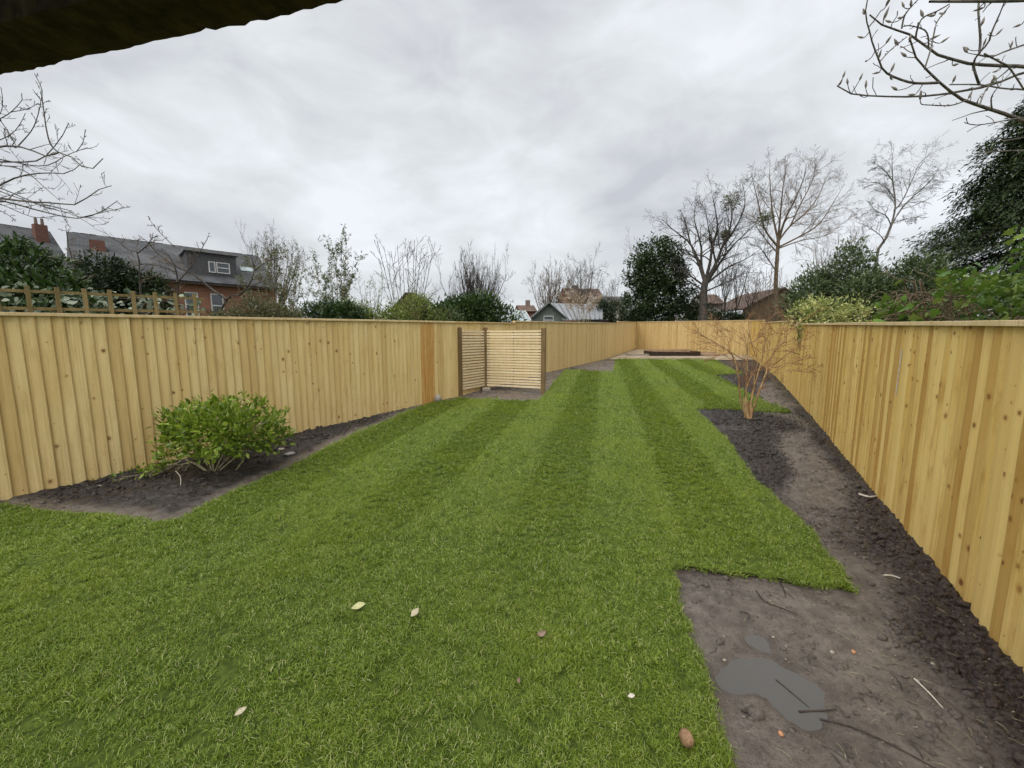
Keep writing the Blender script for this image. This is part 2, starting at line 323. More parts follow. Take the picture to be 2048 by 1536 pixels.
t = NT('puddle_water'); M['water'] = t.fin((0.145, 0.137, 0.125), 0.03, 1.0); t.b.inputs['Transmission Weight'].default_value = 0.42; t.b.inputs['IOR'].default_value = 1.33
# grass blades
t = NT('grass_blade'); r = t.attr('rnd'); pz = t.pos()
oi = t.n('ShaderNodeObjectInfo').outputs['Random']
g = t.ramp(r, (0.0, (0.056, 0.106, 0.010)), (0.35, (0.142, 0.222, 0.016)), (0.7, (0.240, 0.335, 0.036)), (0.93, (0.37, 0.45, 0.10)), (0.985, (0.52, 0.50, 0.26)))
pn = t.noise(pz, 0.8, 3, 0.5); pn2 = t.noise(pz, 3.5, 3, 0.6)
g = t.mix(t.math('MULTIPLY', t.step(pn, 0.4, 0.68), 0.35), g, (0.26, 0.32, 0.024))
g = t.mix(t.math('MULTIPLY', t.step(pn2, 0.5, 0.75), 0.30), g, (0.085, 0.165, 0.014))
t.fin(g, 0.42, 0.38)
tr = t.n('ShaderNodeBsdfTranslucent'); t.put(tr.inputs[0], g); ms = t.n('ShaderNodeMixShader'); ms.inputs[0].default_value = 0.3
t.t.links.new(t.b.outputs[0], ms.inputs[1]); t.t.links.new(tr.outputs[0], ms.inputs[2]); t.t.links.new(ms.outputs[0], t.o.inputs[0]); M['grass'] = t.m

# ------------------------------------------------------------------ plan of the garden (metres; +Y away from the house)
LAWN = [(-5.6, 0.2), (-5.45, 2.7), (-4.85, 3.48), (-4.21, 3.34), (-3.57, 3.27), (-3.10, 3.15), (-2.93, 3.17), (-2.86, 3.74), (-2.68, 4.38), (-2.48, 5.76), (-2.12, 7.16), (-1.8, 8.31), (-1.21, 8.84),
        (-0.27, 8.65), (0.63, 8.54), (0.83, 9.29), (1.28, 11.39), (1.98, 14.35), (2.57, 14.51), (3.73, 13.88), (5.23, 19.33), (10.0, 19.05), (9.64, 17.98), (8.52, 15.03),
        (8.3, 13.73), (6.86, 13.16), (6.62, 12.04), (6.08, 10.12), (5.69, 8.77), (5.56, 7.94), (5.51, 7.46), (4.99, 7.46), (4.37, 7.69), (3.71, 7.79), (3.44, 6.63), (3.18, 5.55),
        (2.71, 4.23), (2.56, 3.51), (2.47, 3.01), (2.34, 2.66), (2.2, 2.3), (1.8, 2.4), (1.5, 2.47), (1.13, 2.54), (1.04, 2.26), (0.99, 2.03), (0.95, 1.76), (0.9, 1.55), (0.86, 1.4), (0.83, 1.28), (0.78, 0.2)]
def refine(poly, step, amp):                 # a hand-cut edge is never quite straight
    o = []
    n = len(poly)
    for i in range(n):
        a = np.array(poly[i]); b = np.array(poly[(i + 1) % n]); d = b - a; L = np.linalg.norm(d); k = max(1, int(L / step)); nn = np.array((-d[1], d[0])) / L
        for j in range(k):
            p = a + d * j / k
            if j: p = p + nn * rng.normal(0, amp)
            o.append(p)
    return np.array(o)
LAWN_P = refine(LAWN, 0.10, 0.010)
def inside(x, y, poly):
    x = np.asarray(x); y = np.asarray(y); r = np.zeros(x.shape, bool); n = len(poly); j = n - 1
    for i in range(n):
        xi, yi = poly[i]; xj, yj = poly[j]
        c = ((yi > y) != (yj > y)) & (x < (xj - xi) * (y - yi) / (yj - yi + 1e-12) + xi); r ^= c; j = i
    return r
def dist_poly(x, y, poly, closed=False):
    d = np.full(np.shape(x), 1e9); n = len(poly)
    for i in range(n if closed else n - 1):
        ax, ay = poly[i]; bx, by = poly[(i + 1) % n]; vx, vy = bx - ax, by - ay; L = vx * vx + vy * vy + 1e-12
        tt = np.clip(((x - ax) * vx + (y - ay) * vy) / L, 0, 1); d = np.minimum(d, np.hypot(x - ax - tt * vx, y - ay - tt * vy))
    return d
FENCE_LA = [(-6.25, 1.75), (-5.04, 3.62), (-3.52, 5.96), (-1.36, 9.22), (0.06, 11.95)]
FENCE_LB = [(0.06, 11.95), (1.22, 14.13), (4.83, 19.98), (6.05, 22.35)]
FENCE_LC = [(6.05, 22.35), (9.16, 28.72)]
FENCE_RA = [(1.75, 0.32), (2.59, 1.76), (5.67, 7.09), (7.70, 10.70)]
FENCE_RB = [(7.70, 10.70), (9.06, 13.13), (11.30, 17.45)]
FENCE_RC = [(11.30, 17.45), (13.59, 21.99)]
FENCE_BK = [(9.16, 28.72), (13.59, 21.99)]
PUD = [(1.35, 1.92, 0.11, 0.11), (1.20, 1.72, 0.17, 0.13), (1.36, 1.62, 0.17, 0.12), (1.27, 1.49, 0.10, 0.07), (1.05, 1.66, 0.08, 0.06)]
ZP = K * 1.72 - 0.004
def puddle_mask(x, y):
    m_ = np.zeros(np.shape(x))
    for cx, cy, rx, ry in PUD: m_ = m_ + np.exp(-(((x - cx) / rx) ** 2 + ((y - cy) / ry) ** 2) * 1.1)
    return m_ + (fbm(x * 8, y * 8, 5, 5) - 0.5) * 0.95
def topsoil(x, y):
    dr = dist_poly(x, y, FENCE_RA + FENCE_RB[1:] + FENCE_RC[1:]); dl = dist_poly(x, y, FENCE_LA + FENCE_LB[1:])
    dw = dist_poly(x, y, LAWN, True); right = x > 1.0 + 0.0 * y
    right = (x - 0.5 * y) > -1.0
    nz = fbm(x * 1.6, y * 1.6, 3, 9)
    far = np.clip((y - 3.0) / 1.2, 0, 1)
    t_r = np.maximum(np.clip(1.25 - dr / 0.30, 0, 1) * far, np.clip((dr - 0.62) / 0.22, 0, 1) * far)
    t_r = np.maximum(t_r, np.clip(1 - np.hypot(x - 4.3, y - 6.9) / 1.2, 0, 1) * 1.6)
    t_r = np.maximum(t_r, np.clip((y - 10.5) / 2, 0, 1) * 0.9)
    t_l = np.clip(dw / 0.28 - 0.25, 0, 1) * np.clip(1.25 - np.clip(y - 6.2, 0, 9) / 3.0, 0.25, 1)
    t_l = np.where((y > 9) & (x > 0.8), 0.15, t_l)
    tt = np.where(right, t_r, t_l) + (nz - 0.5) * 1.1
    mul = np.where(right, np.clip(1.05 - dr / 0.60, 0, 1) * (1 - far) + np.clip((x - 1.85 - 0.35 * (y - 1.3)) / 0.8, 0, 1) * (1 - far) * 0.75, 0) + (nz - 0.5) * 1.3
    return np.clip(tt, 0, 1), np.clip(mul, 0, 1)

def soil_height(x, y):
    base = K * np.minimum(y, 34.0)
    pm = puddle_mask(x, y); d = np.hypot(x - 1.25, y - 1.7); w = np.exp(-(d / 0.55) ** 4)
    base = base * (1 - w) + np.where(base < ZP + 0.006, ZP + 0.006, base) * w
    ts, mu = topsoil(x, y); rough = np.clip(ts + mu, 0, 1)
    det = (fbm(x * 3, y * 3, 4, 1) - 0.5) * 0.030 + (fbm(x * 16, y * 16, 4, 3) - 0.5) * (0.014 + 0.050 * rough) + (fbm(x * 45, y * 45, 4, 8) - 0.5) * (0.006 + 0.040 * rough)
    inl = inside(x, y, LAWN); dl = dist_poly(x, y, LAWN, True)
    damp = np.where(inl, 0.0, np.clip(dl / 0.08, 0.35, 1)); det = det * damp * (1 - 0.75 * w)
    mound = 0.05 * np.exp(-((x - 4.3) ** 2 + (y - 6.9) ** 2) / 0.5) + 0.04 * np.exp(-((x + 3.5) ** 2 + (y - 4.35) ** 2) / 0.35)
    z = base + det + mound
    f = np.clip((pm - 0.22) / 0.75, 0, 1); f = f * f * (3 - 2 * f)
    z = z * (1 - f) + (ZP - 0.010 + (fbm(x * 22, y * 22, 3, 61) - 0.5) * 0.022 * (1.15 - f)) * f
    return np.where(inl & (dl > 0.05), base - 0.012, z), ts, mu, np.clip(pm * 1.2, 0, 1)

# ------------------------------------------------------------------ ground sheet and garden soil
S = 900
V = []; Fc = []
ys = [-60, 0, 34, 80, 200, S]; xs = [-S, -120, -60, -6, 6, 60, 120, S]
gv = [(x, y, K * min(max(y, -2), 34.0) - 0.10) for y in ys for x in xs]
gf = [(j * len(xs) + i, j * len(xs) + i + 1, (j + 1) * len(xs) + i + 1, (j + 1) * len(xs) + i) for j in range(len(ys) - 1) for i in range(len(xs) - 1)]
tag(obj('ground', mesh('ground', gv, gf), M['meadow']), 'rough grass ground beyond the fences', None, kind='structure')
yr = 0.55 * (32 / 0.55) ** (np.linspace(0, 1, 620)); ur = np.linspace(-1, 1, 540)
YY, UU = np.meshgrid(yr, ur, indexing='ij')
xl = np.interp(YY, [p[1] for p in FENCE_LA + FENCE_LB[1:] + FENCE_LC[1:]], [p[0] for p in FENCE_LA + FENCE_LB[1:] + FENCE_LC[1:]]) - 0.35
xr = np.interp(YY, [p[1] for p in FENCE_RA + FENCE_RB[1:] + FENCE_RC[1:]], [p[0] for p in FENCE_RA + FENCE_RB[1:] + FENCE_RC[1:]]) + 0.35
# finer towards the bare right-hand strip
tt = (UU + 1) / 2; tt = np.where(tt < 0.45, tt * 0.62 / 0.45, 0.62 + (tt - 0.45) * 0.38 / 0.55)
XX = xl + (xr - xl) * tt
Z, TS, MU, WET = soil_height(XX.ravel(), YY.ravel())
nr, nc = XX.shape; idx = np.arange(nr * nc).reshape(nr, nc)
F4 = np.stack([idx[:-1, :-1], idx[:-1, 1:], idx[1:, 1:], idx[1:, :-1]], -1).reshape(-1, 4)
hid = inside(XX.ravel(), YY.ravel(), LAWN) & (dist_poly(XX.ravel(), YY.ravel(), LAWN, True) > 0.12)      # nothing of the soil shows under the turf
F4 = F4[~hid[F4].all(1)]; used_ = np.unique(F4); remap = np.zeros(nr * nc, int); remap[used_] = np.arange(len(used_)); F4 = remap[F4]
XX, YY, Z, TS, MU, WET = XX.ravel()[used_], YY.ravel()[used_], Z[used_], TS[used_], MU[used_], WET[used_]
me = mesh('garden_soil', np.stack([XX, YY, Z], -1), F4, True)
def fattr(me, name, arr, dom='POINT'):
    a = me.attributes.new(name, 'FLOAT', dom); a.data.foreach_set('value', np.asarray(arr, np.float32).ravel())
fattr(me, 'topsoil', TS); fattr(me, 'mulch', MU)
wn_ = np.clip((fbm(XX.ravel() * 2.2, YY.ravel() * 2.2, 3, 31) - 0.42) * 3, 0, 1) * np.clip((5 - YY.ravel()) / 2.5, 0, 1) * (1 - TS) * (1 - MU)
fattr(me, 'wet', np.clip(np.maximum(WET * 2.2, wn_), 0, 1))
tag(obj('garden_soil', me, M['soil']), 'bare wet brown soil of the garden beds', None, kind='structure')
# puddle
gx, gy = np.meshgrid(np.linspace(0.75, 1.75, 110), np.linspace(1.25, 2.2, 110)); pm = puddle_mask(gx, gy) > 0.22
idx = np.arange(gx.size).reshape(gx.shape); q = pm[:-1, :-1] & pm[1:, :-1] & pm[:-1, 1:] & pm[1:, 1:]
F4 = np.stack([idx[:-1, :-1], idx[:-1, 1:], idx[1:, 1:], idx[1:, :-1]], -1)[q]
tag(obj('puddle', mesh('puddle', np.stack([gx.ravel(), gy.ravel(), np.full(gx.size, ZP - 0.002)], -1), F4), M['water']), 'shallow brown puddle on the bare mud', None, kind='structure')

# ------------------------------------------------------------------ lawn: a turf slab with cut edges, blades on top
from mathutils.geometry import tessellate_polygon
TH_T = 0.026
tris = tessellate_polygon([[Vector((x, y, 0)) for x, y in LAWN_P]])
topv = [(x, y, K * y + TH_T) for x, y in LAWN_P]; n = len(topv)
me = mesh('lawn', topv, tris); tag(obj('lawn', me, M['turf_base']), 'striped green lawn of freshly laid turf', None, kind='structure')
mb = MB()
for i in range(n):
    a = LAWN_P[i]; b = LAWN_P[(i + 1) % n]
    mb.poly([(a[0], a[1], K * a[1] - 0.06), (b[0], b[1], K * b[1] - 0.06), (b[0], b[1], K * b[1] + TH_T), (a[0], a[1], K * a[1] + TH_T)])
tag(mb.build('turf_edge', M['turf_edge']), 'dark cut edge of the turf', None, kind='structure')

def clump(name, nb, rad, seed, lean):
    g = np.random.default_rng(seed); Vv = []; Ff = []; rr = []
    for b in range(nb):
        a = g.uniform(0, 2 * math.pi); q = rad * math.sqrt(g.uniform()); bx, by = q * math.cos(a), q * math.sin(a)
        L = g.uniform(0.017, 0.040); w = g.uniform(0.0009, 0.0017); ph = g.uniform(0, 2 * math.pi)
        d = np.array([math.cos(ph), math.sin(ph)]) * g.uniform(0.35, 1.05) + np.array([lean, 0]); nd = np.linalg.norm(d) + 1e-6; d = d / nd * min(nd, 1.25); nd = min(nd, 1.25)
        sd_ = np.array([-d[1], d[0]]) / nd; r_ = g.uniform(); cv = sd_ * g.normal(0, 0.22)
        n0 = len(Vv)
        for k, (f, wf) in enumerate(((0, 1), (0.4, 0.95), (0.75, 0.65))):
            off = d * L * (f ** 1.35) * 0.85 + cv * L * f * f; z = L * 0.82 * (f - 0.42 * f * f * nd)
            for s_ in (-1, 1): Vv.append((bx + off[0] + s_ * sd_[0] * w * wf, by + off[1] + s_ * sd_[1] * w * wf, z)); rr.append(r_)
        off = d * L * 0.95 + cv * L; Vv.append((bx + off[0], by + off[1], max(0.004, L * 0.82 * (1 - 0.60 * nd)))); rr.append(r_)
        Ff += [(n0, n0 + 1, n0 + 3, n0 + 2), (n0 + 2, n0 + 3, n0 + 5, n0 + 4), (n0 + 4, n0 + 5, n0 + 6)]
    me = mesh(name, Vv, Ff, True); fattr(me, 'rnd', rr); me.materials.append(M['grass'])
    return bpy.data.objects.new(name, me)
clumps = [clump('grass_tuft', 58, 0.045, 100 + i, 0.24) for i in range(5)]
pts = []; rots = []; scs = []; ids = []
for y0, y1, dens, sc in ((0.5, 2.6, 720, 1.0), (2.6, 4.2, 560, 1.1), (4.2, 7, 340, 1.35), (7, 11, 190, 1.7), (11, 19.5, 110, 2.2)):
    x0, x1 = -5.7, 10.2; N = int((x1 - x0) * (y1 - y0) * dens); x = rng.uniform(x0, x1, N); y = rng.uniform(y0, y1, N)
    k = inside(x, y, LAWN_P) & (np.abs(x) < 1.75 * y + 0.8); x, y = x[k], y[k]
    w = x - 0.238 * y + 0.45; ph = np.cos(2 * math.pi * w / 1.46); fade = np.clip((y - 0.9) / 4.0, 0.22, 1)
    sg = np.clip(ph * 3, -1, 1)                                   # +1: mown away from the house, -1: mown towards it
    ang = np.where(sg > 0, R(90 - 13.4), R(-90 - 13.4)) + rng.normal(0, 0.6, len(x)) + (1 - fade) * rng.normal(0, 1.6, len(x))
    hv = 0.75 + 0.5 * fbm(x * 2.3, y * 2.3, 3, 44)
    row = (y - 0.10 * x + 0.06 * fbm(x * .8, y * .8, 2, 12)) / 0.42; hv = hv * (0.94 + 0.12 * _hash(np.floor(row), np.floor(row) * 0 + 3, 5)); jn = np.minimum(row % 1, 1 - row % 1); kp = (jn > 0.035) | (rng.uniform(0, 1, len(x)) < 0.55)   # turf rolls and their joints
    hole = fbm(x * 5, y * 5, 3, 71); kp &= (hole < 0.74) | (rng.uniform(0, 1, len(x)) < 0.5); lean_ = 0.62 * np.abs(sg) * fade * (0.7 + 0.6 * fbm(x * 1.5, y * 1.5, 2, 19))
    x, y, ang, hv, lean_ = x[kp], y[kp], ang[kp], hv[kp], lean_[kp]
    pts.append(np.stack([x, y, K * y + TH_T - 0.002], -1)); rots.append(np.stack([rng.normal(0, 0.12, len(x)), rng.normal(0, 0.12, len(x)) + lean_, ang], -1))
    scs.append(sc * hv * rng.uniform(0.8, 1.2, len(x))); ids.append(rng.integers(0, 5, len(x)))
# a fringe that hangs over the cut edge
m_ = len(LAWN_P); ei = rng.integers(0, m_, 2600); tt = rng.uniform(0, 1, 2600)[:, None]
ep = LAWN_P[ei] * (1 - tt) + LAWN_P[(ei + 1) % m_] * tt; ep = ep[(ep[:, 1] > 0.9)]
pts.append(np.stack([ep[:, 0], ep[:, 1], K * ep[:, 1] + TH_T - 0.012], -1)); rots.append(np.stack([rng.normal(0, 0.35, len(ep)), rng.normal(0, 0.35, len(ep)), rng.uniform(0, 6.28, len(ep))], -1))
scs.append(np.where(ep[:, 1] > 5, 1.1, 0.8) * rng.uniform(0.6, 1.1, len(ep))); ids.append(rng.integers(0, 5, len(ep)))
pts = np.concatenate(pts); rots = np.concatenate(rots); scs = np.concatenate(scs); ids = np.concatenate(ids)
me = bpy.data.meshes.new('grass'); me.vertices.add(len(pts)); me.vertices.foreach_set('co', pts.astype(np.float32).ravel())
a = me.attributes.new('rot', 'FLOAT_VECTOR', 'POINT'); a.data.foreach_set('vector', rots.astype(np.float32).ravel())
fattr(me, 'scl', scs); a = me.attributes.new('pick', 'INT', 'POINT'); a.data.foreach_set('value', ids.astype(np.int32)); me.update()
grass = tag(obj('grass', me, M['grass']), 'short mown green grass blades of the lawn', 'grass', kind='stuff')
ng = bpy.data.node_groups.new('scatter', 'GeometryNodeTree'); ng.interface.new_socket('Geometry', in_out='INPUT', socket_type='NodeSocketGeometry'); ng.interface.new_socket('Geometry', in_out='OUTPUT', socket_type='NodeSocketGeometry')
gi = ng.nodes.new('NodeGroupInput'); go = ng.nodes.new('NodeGroupOutput'); iop = ng.nodes.new('GeometryNodeInstanceOnPoints'); g2i = ng.nodes.new('GeometryNodeGeometryToInstance')
for c_ in reversed(clumps):
    oi_ = ng.nodes.new('GeometryNodeObjectInfo'); oi_.inputs[0].default_value = c_; ng.links.new(oi_.outputs['Geometry'], g2i.inputs[0])
def nattr(nm, typ):
    n_ = ng.nodes.new('GeometryNodeInputNamedAttribute'); n_.data_type = typ; n_.inputs[0].default_value = nm
    return [o_ for o_ in n_.outputs if o_.enabled and o_.name == 'Attribute'][0]
ng.links.new(gi.outputs[0], iop.inputs['Points']); ng.links.new(g2i.outputs[0], iop.inputs['Instance']); iop.inputs['Pick Instance'].default_value = True
ng.links.new(nattr('pick', 'INT'), iop.inputs['Instance Index']); ng.links.new(nattr('scl', 'FLOAT'), iop.inputs['Scale'])
e2r = ng.nodes.new('FunctionNodeEulerToRotation'); ng.links.new(nattr('rot', 'FLOAT_VECTOR'), e2r.inputs[0]); ng.links.new(e2r.outputs[0], iop.inputs['Rotation'])
ng.links.new(iop.outputs[0], go.inputs[0]); grass.modifiers.new('scatter', 'NODES').node_group = ng

# ------------------------------------------------------------------ fences of overlapping feather-edge boards
def board_mesh(seed):
    g = np.random.default_rng(seed); n = 3; vs_ = []; fs = []
    prof = [(-0.0625, 0.0), (0.060, 0.0), (0.0605, 0.014), (0.055, 0.0225), (0.028, 0.0245), (-0.018, 0.0175), (-0.0625, 0.005)]; m = len(prof)
    for k in range(n + 1):
        z = k / n; bow = g.normal(0, 0.0015); ex = g.normal(0, 0.0012)
        vs_ += [(x + ex, y + bow, z) for x, y in prof]
    for k in range(n):
        for j in range(m): fs.append((k * m + j, k * m + (j + 1) % m, (k + 1) * m + (j + 1) % m, (k + 1) * m + j))
    fs += [tuple(reversed(range(m))), tuple(n * m + j for j in range(m))]
    return vs_, fs
BOARDS = {}
def boards_of(key):
    if key not in BOARDS:
        BOARDS[key] = []
        for i in range(5):
            me = mesh('board', *board_mesh(i)); me.materials.append(M[key]); BOARDS[key].append(me)
    return BOARDS[key]
def along(line, s0, step):                    # points and headings every step along a plan polyline
    L = 0; o = []; s = s0
    for (ax, ay), (bx, by) in zip(line[:-1], line[1:]):
        l = math.hypot(bx - ax, by - ay)
        while s <= L + l:
            f = (s - L) / l; o.append((ax + (bx - ax) * f, ay + (by - ay) * f, math.atan2(by - ay, bx - ax))); s += step
        L += l
    return o
def fence(label, runs, flip, pitch=0.1, orange=()):
    root = empty('fence', (runs[0][0][0][0], runs[0][0][0][1], K * runs[0][0][0][1])); tag(root, label, 'fence', 'new timber fences round the lawn')
    g = random.Random(len(label)); cnt = 0
    for line, h0, h1, key in runs:
        ps = along(line, 0.05, pitch); N = len(ps); zt = []
        for i, (x, y, a) in enumerate(ps):
            h = h0 + (h1 - h0) * i / max(1, N - 1)
            k2 = 'pine_orange' if any(abs(x - ox) < wd for ox, wd in orange) else key
            o = bpy.data.objects.new('board', g.choice(boards_of(k2))); COL.objects.link(o); o.parent = root
            rz = a + (math.pi if flip else 0.0)
            o.rotation_euler = (g.gauss(0, 0.002), g.gauss(0, 0.0025), rz + (R(-7.5) if flip else R(7.5)) + g.gauss(0, 0.022))
            zb = K * y - 0.02 + g.uniform(-0.008, 0.008)
            off = 0.0
            o.location = Vector((x, y, zb)) - root.location; o.scale = (-1 if flip else 1, 1, h - 0.01)
            cnt += 1
        # capping rail in lengths of about 3 m
        for (ax, ay), (bx, by) in zip(line[:-1], line[1:]):
            l = math.hypot(bx - ax, by - ay); n = max(1, round(l / 3.0)); tot = sum(math.hypot(q[0] - p[0], q[1] - p[1]) for p, q in zip(line[:-1], line[1:]))
            s0 = sum(math.hypot(q[0] - p[0], q[1] - p[1]) for p, q in list(zip(line[:-1], line[1:]))[:line.index((ax, ay))])
            nx, ny = (-(by - ay) / l, (bx - ax) / l)
            if flip: nx, ny = -nx, -ny
            for k in range(n):
                A, B = k / n + 0.0008, (k + 1) / n - 0.0008; P = []
                for f in (A, B):
                    h = h0 + (h1 - h0) * (s0 + l * f) / tot; x = ax + (bx - ax) * f + nx * 0.002; y = ay + (by - ay) * f + ny * 0.002
                    P.append((x, y, K * y + h - 0.016 + g.uniform(-0.001, 0.001)))
                mb = MB().bar(P[0], P[1], 0.105, 0.034); c = mb.build('cap_rail', M['pine_cap'], root, 0.003)
            # a rail and posts on the far side carry the boards
            for hz in (0.35, 1.0, 1.55):
                p0 = (ax - nx * 0.03, ay - ny * 0.03, K * ay + hz); p1 = (bx - nx * 0.03, by - ny * 0.03, K * by + hz)
                MB().bar(p0, p1, 0.05, 0.08).build('rail', M['pine_far'], root)
    return root
# board face looks along local +Y: left of the heading.  The left fence must face right: flip.
fl = fence('long pale new board fence on the left, beside the leafy shrub', [(FENCE_LA, 1.84, 1.795, 'pine_pale')], True, orange=((-1.86, 0.10),))
fb = fence('stepped-up stretch of pale board fence beyond the slatted screen', [(FENCE_LB, 1.855, 1.865, 'pine_far'), (FENCE_LC, 1.96, 2.0, 'pine_far')], True, 0.105, orange=())
fr = fence('near golden knotty board fence along the right-hand muddy bed', [(FENCE_RA, 1.725, 1.765, 'pine_gold')], False)
fr2 = fence('farther golden board fence on the right behind the leafless shrub', [(FENCE_RB, 1.85, 1.87, 'pine_gold'), (FENCE_RC, 1.97, 2.03, 'pine_gold')], False, 0.105)
fk = fence('end fence of straw-coloured boards closing the far end of the garden', [(FENCE_BK, 2.0, 2.03, 'pine_far')], True)
# pale split where the timber of a right-hand board has torn
a_, b_ = at(1811, 698, 3.62), at(1799, 790, 3.62)
yl = np.interp
def fence_r(px, py):                          # point on the face of the near right-hand fence
    (ax, ay), (bx, by) = (2.59, 1.76), (5.67, 7.09); r0 = at(px, py, 1.0); k = r0.x
    f = (k * ay - ax) / ((bx - ax) - k * (by - ay)); return at(px, py, ay + f * (by - ay)) + Vector((-0.022, 0.0127, 0))
MB().bar(fence_r(1811, 698), fence_r(1799, 790), 0.008, 0.006).build('torn_splinter', M['stick_pale'], fr)

# ------------------------------------------------------------------ slatted corner screen
SC = [(-1.27, 9.30), (-0.70, 10.22), (0.79, 9.68)]
root = empty('slatted_screen', (SC[1][0], SC[1][1], K * SC[1][1])); tag(root, 'L-shaped slatted timber screen of thin horizontal battens on three posts', 'screen')
for i, (x, y) in enumerate(SC):
    h = (1.665, 1.66, 1.65)[i]; MB().box((x, y, K * y + h / 2 - 0.05), (0.1, 0.1, h + 0.1), R((58, 20, -20)[i])).build('post', M['post_wood'], root, 0.004)
MB().box((-0.70, 10.15, K * 10.2 + 0.03), (0.22, 0.2, 0.10), R(20)).build('concrete_foot', M['stone_pale'], root, 0.02)
for pi, ((ax, ay), (bx, by)) in enumerate(((SC[0], SC[1]), (SC[1], SC[2]))):
    d = Vector((bx - ax, by - ay, 0)); l = d.length; d.normalize(); nn = Vector((d.y, -d.x, 0))
    if nn.y > 0: nn = -nn
    if pi == 0: nn = Vector((d.y, -d.x, 0))
    A = Vector((ax, ay, 0)) + d * 0.055 + nn * (0.035 if pi else 0.0); B = Vector((bx, by, 0)) - d * 0.055 + nn * (0.035 if pi else 0.0)
    zb = K * 9.8 + 0.155
    for k in range(21):
        z = zb + k * 0.0705 + random.gauss(0, 0.0015)
        MB().bar(A + Vector((0, 0, z)), B + Vector((0, 0, z + random.gauss(0, 0.002))), 0.018, 0.047).build('slat', M['slat'], root)
    for f in ((0.03, 0.5, 0.97) if pi else (0.03, 0.97)):
        p = A + (B - A) * f - nn * 0.022; MB().box((p.x, p.y, zb + 0.705), (0.03, 0.022, 1.47), math.atan2(d.y, d.x)).build('batten', M['post_wood'], root)

# ------------------------------------------------------------------ porch eave overhead
root = empty('porch_roof', (-2.9, 1.37, K * 1.37)); tag(root, 'dark rough timber eave of the porch overhead at the top left', 'roof')
A = Vector((-3.0, 1.39, 2.317)); B = Vector((1.45, 0.412, 2.317)); d = (B - A).normalized(); nn = Vector((d.y, -d.x, 0))          # nn points back to the house
if nn.y > 0: nn = -nn
NB = 260; Vv = []; Ff = []
prof = [(0.0, 0.004), (0.0, 0.15), (0.11, 0.15), (0.11, 0.0), (0.07, 0.004), (0.03, 0.0)]
g = np.random.default_rng(3)
for i in range(NB + 1):
    p = A + (B - A) * (i / NB); e1 = float(fbm(np.array([i * 0.13]), np.array([0.5]), 4, 2)[0] - 0.5) * 0.007 + g.normal(0, 0.0013)
    for j, (b, h) in enumerate(prof):
        q = p + nn * (b + (e1 if j == 0 else g.normal(0, 0.0015))); q.z += h + (e1 * 0.5 if j in (0, 5) else g.normal(0, 0.001)); Vv.append(q)
for i in range(NB):
    for j in range(6): Ff.append((i * 6 + j, i * 6 + (j + 1) % 6, (i + 1) * 6 + (j + 1) % 6, (i + 1) * 6 + j))
Ff += [tuple(range(6)), tuple(NB * 6 + j for j in reversed(range(6)))]
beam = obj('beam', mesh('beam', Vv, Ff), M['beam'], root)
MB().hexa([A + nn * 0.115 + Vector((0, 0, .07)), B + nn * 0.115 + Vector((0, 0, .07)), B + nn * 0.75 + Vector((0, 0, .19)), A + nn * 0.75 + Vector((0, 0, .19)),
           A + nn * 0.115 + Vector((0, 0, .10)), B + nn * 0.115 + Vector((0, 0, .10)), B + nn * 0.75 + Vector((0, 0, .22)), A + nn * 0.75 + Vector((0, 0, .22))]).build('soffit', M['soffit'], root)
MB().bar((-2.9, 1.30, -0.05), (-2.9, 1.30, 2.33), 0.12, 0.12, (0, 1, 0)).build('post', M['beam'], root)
mb = MB()
for px, L, tl in ((25, .02, .3), (70, .03, .6), (162, .012, .2), (365, .05, 1.3), (397, .02, .9), (480, .03, 1.4), (495, .035, .05), (530, .03, 1.3), (575, .035, -.05), (606, .02, .9), (622, .03, 1.4), (688, .03, .7)):
    f = (px + 0) / 690; p = at(px, 140 - f * 140, 1.0); s_ = (2.332 - HC) / (p.z - HC); p = Vector((p.x * s_, p.y * s_, 2.336)); q = p + (d * math.sin(tl) * -L) + Vector((0, 0, -L * math.cos(tl))) * 0.8
    mb.bar(p, q, 0.0025, 0.0025, (0, 1, 0))
mb.build('splinters', M['twig_black'], beam)

# ------------------------------------------------------------------ tubes, branches, leaves
def resample(P, n):
    P = np.asarray(P, float); l = np.concatenate([[0], np.cumsum(np.linalg.norm(np.diff(P, axis=0), axis=1))]); t_ = np.linspace(0, l[-1], n)
    return np.stack([np.interp(t_, l, P[:, k]) for k in range(3)], -1)
def smooth_line(P, n):
    P = np.asarray(P, float)
    if len(P) < 3: return resample(P, n)
    Q = [P[0]]
    for k in range(len(P) - 1):
        p0 = P[max(k - 1, 0)]; p1 = P[k]; p2 = P[k + 1]; p3 = P[min(k + 2, len(P) - 1)]
        for t_ in (0.25, 0.5, 0.75, 1.0): Q.append(0.5 * ((2 * p1) + (-p0 + p2) * t_ + (2 * p0 - 5 * p1 + 4 * p2 - p3) * t_ ** 2 + (-p0 + 3 * p1 - 3 * p2 + p3) * t_ ** 3))
    return resample(Q, n)
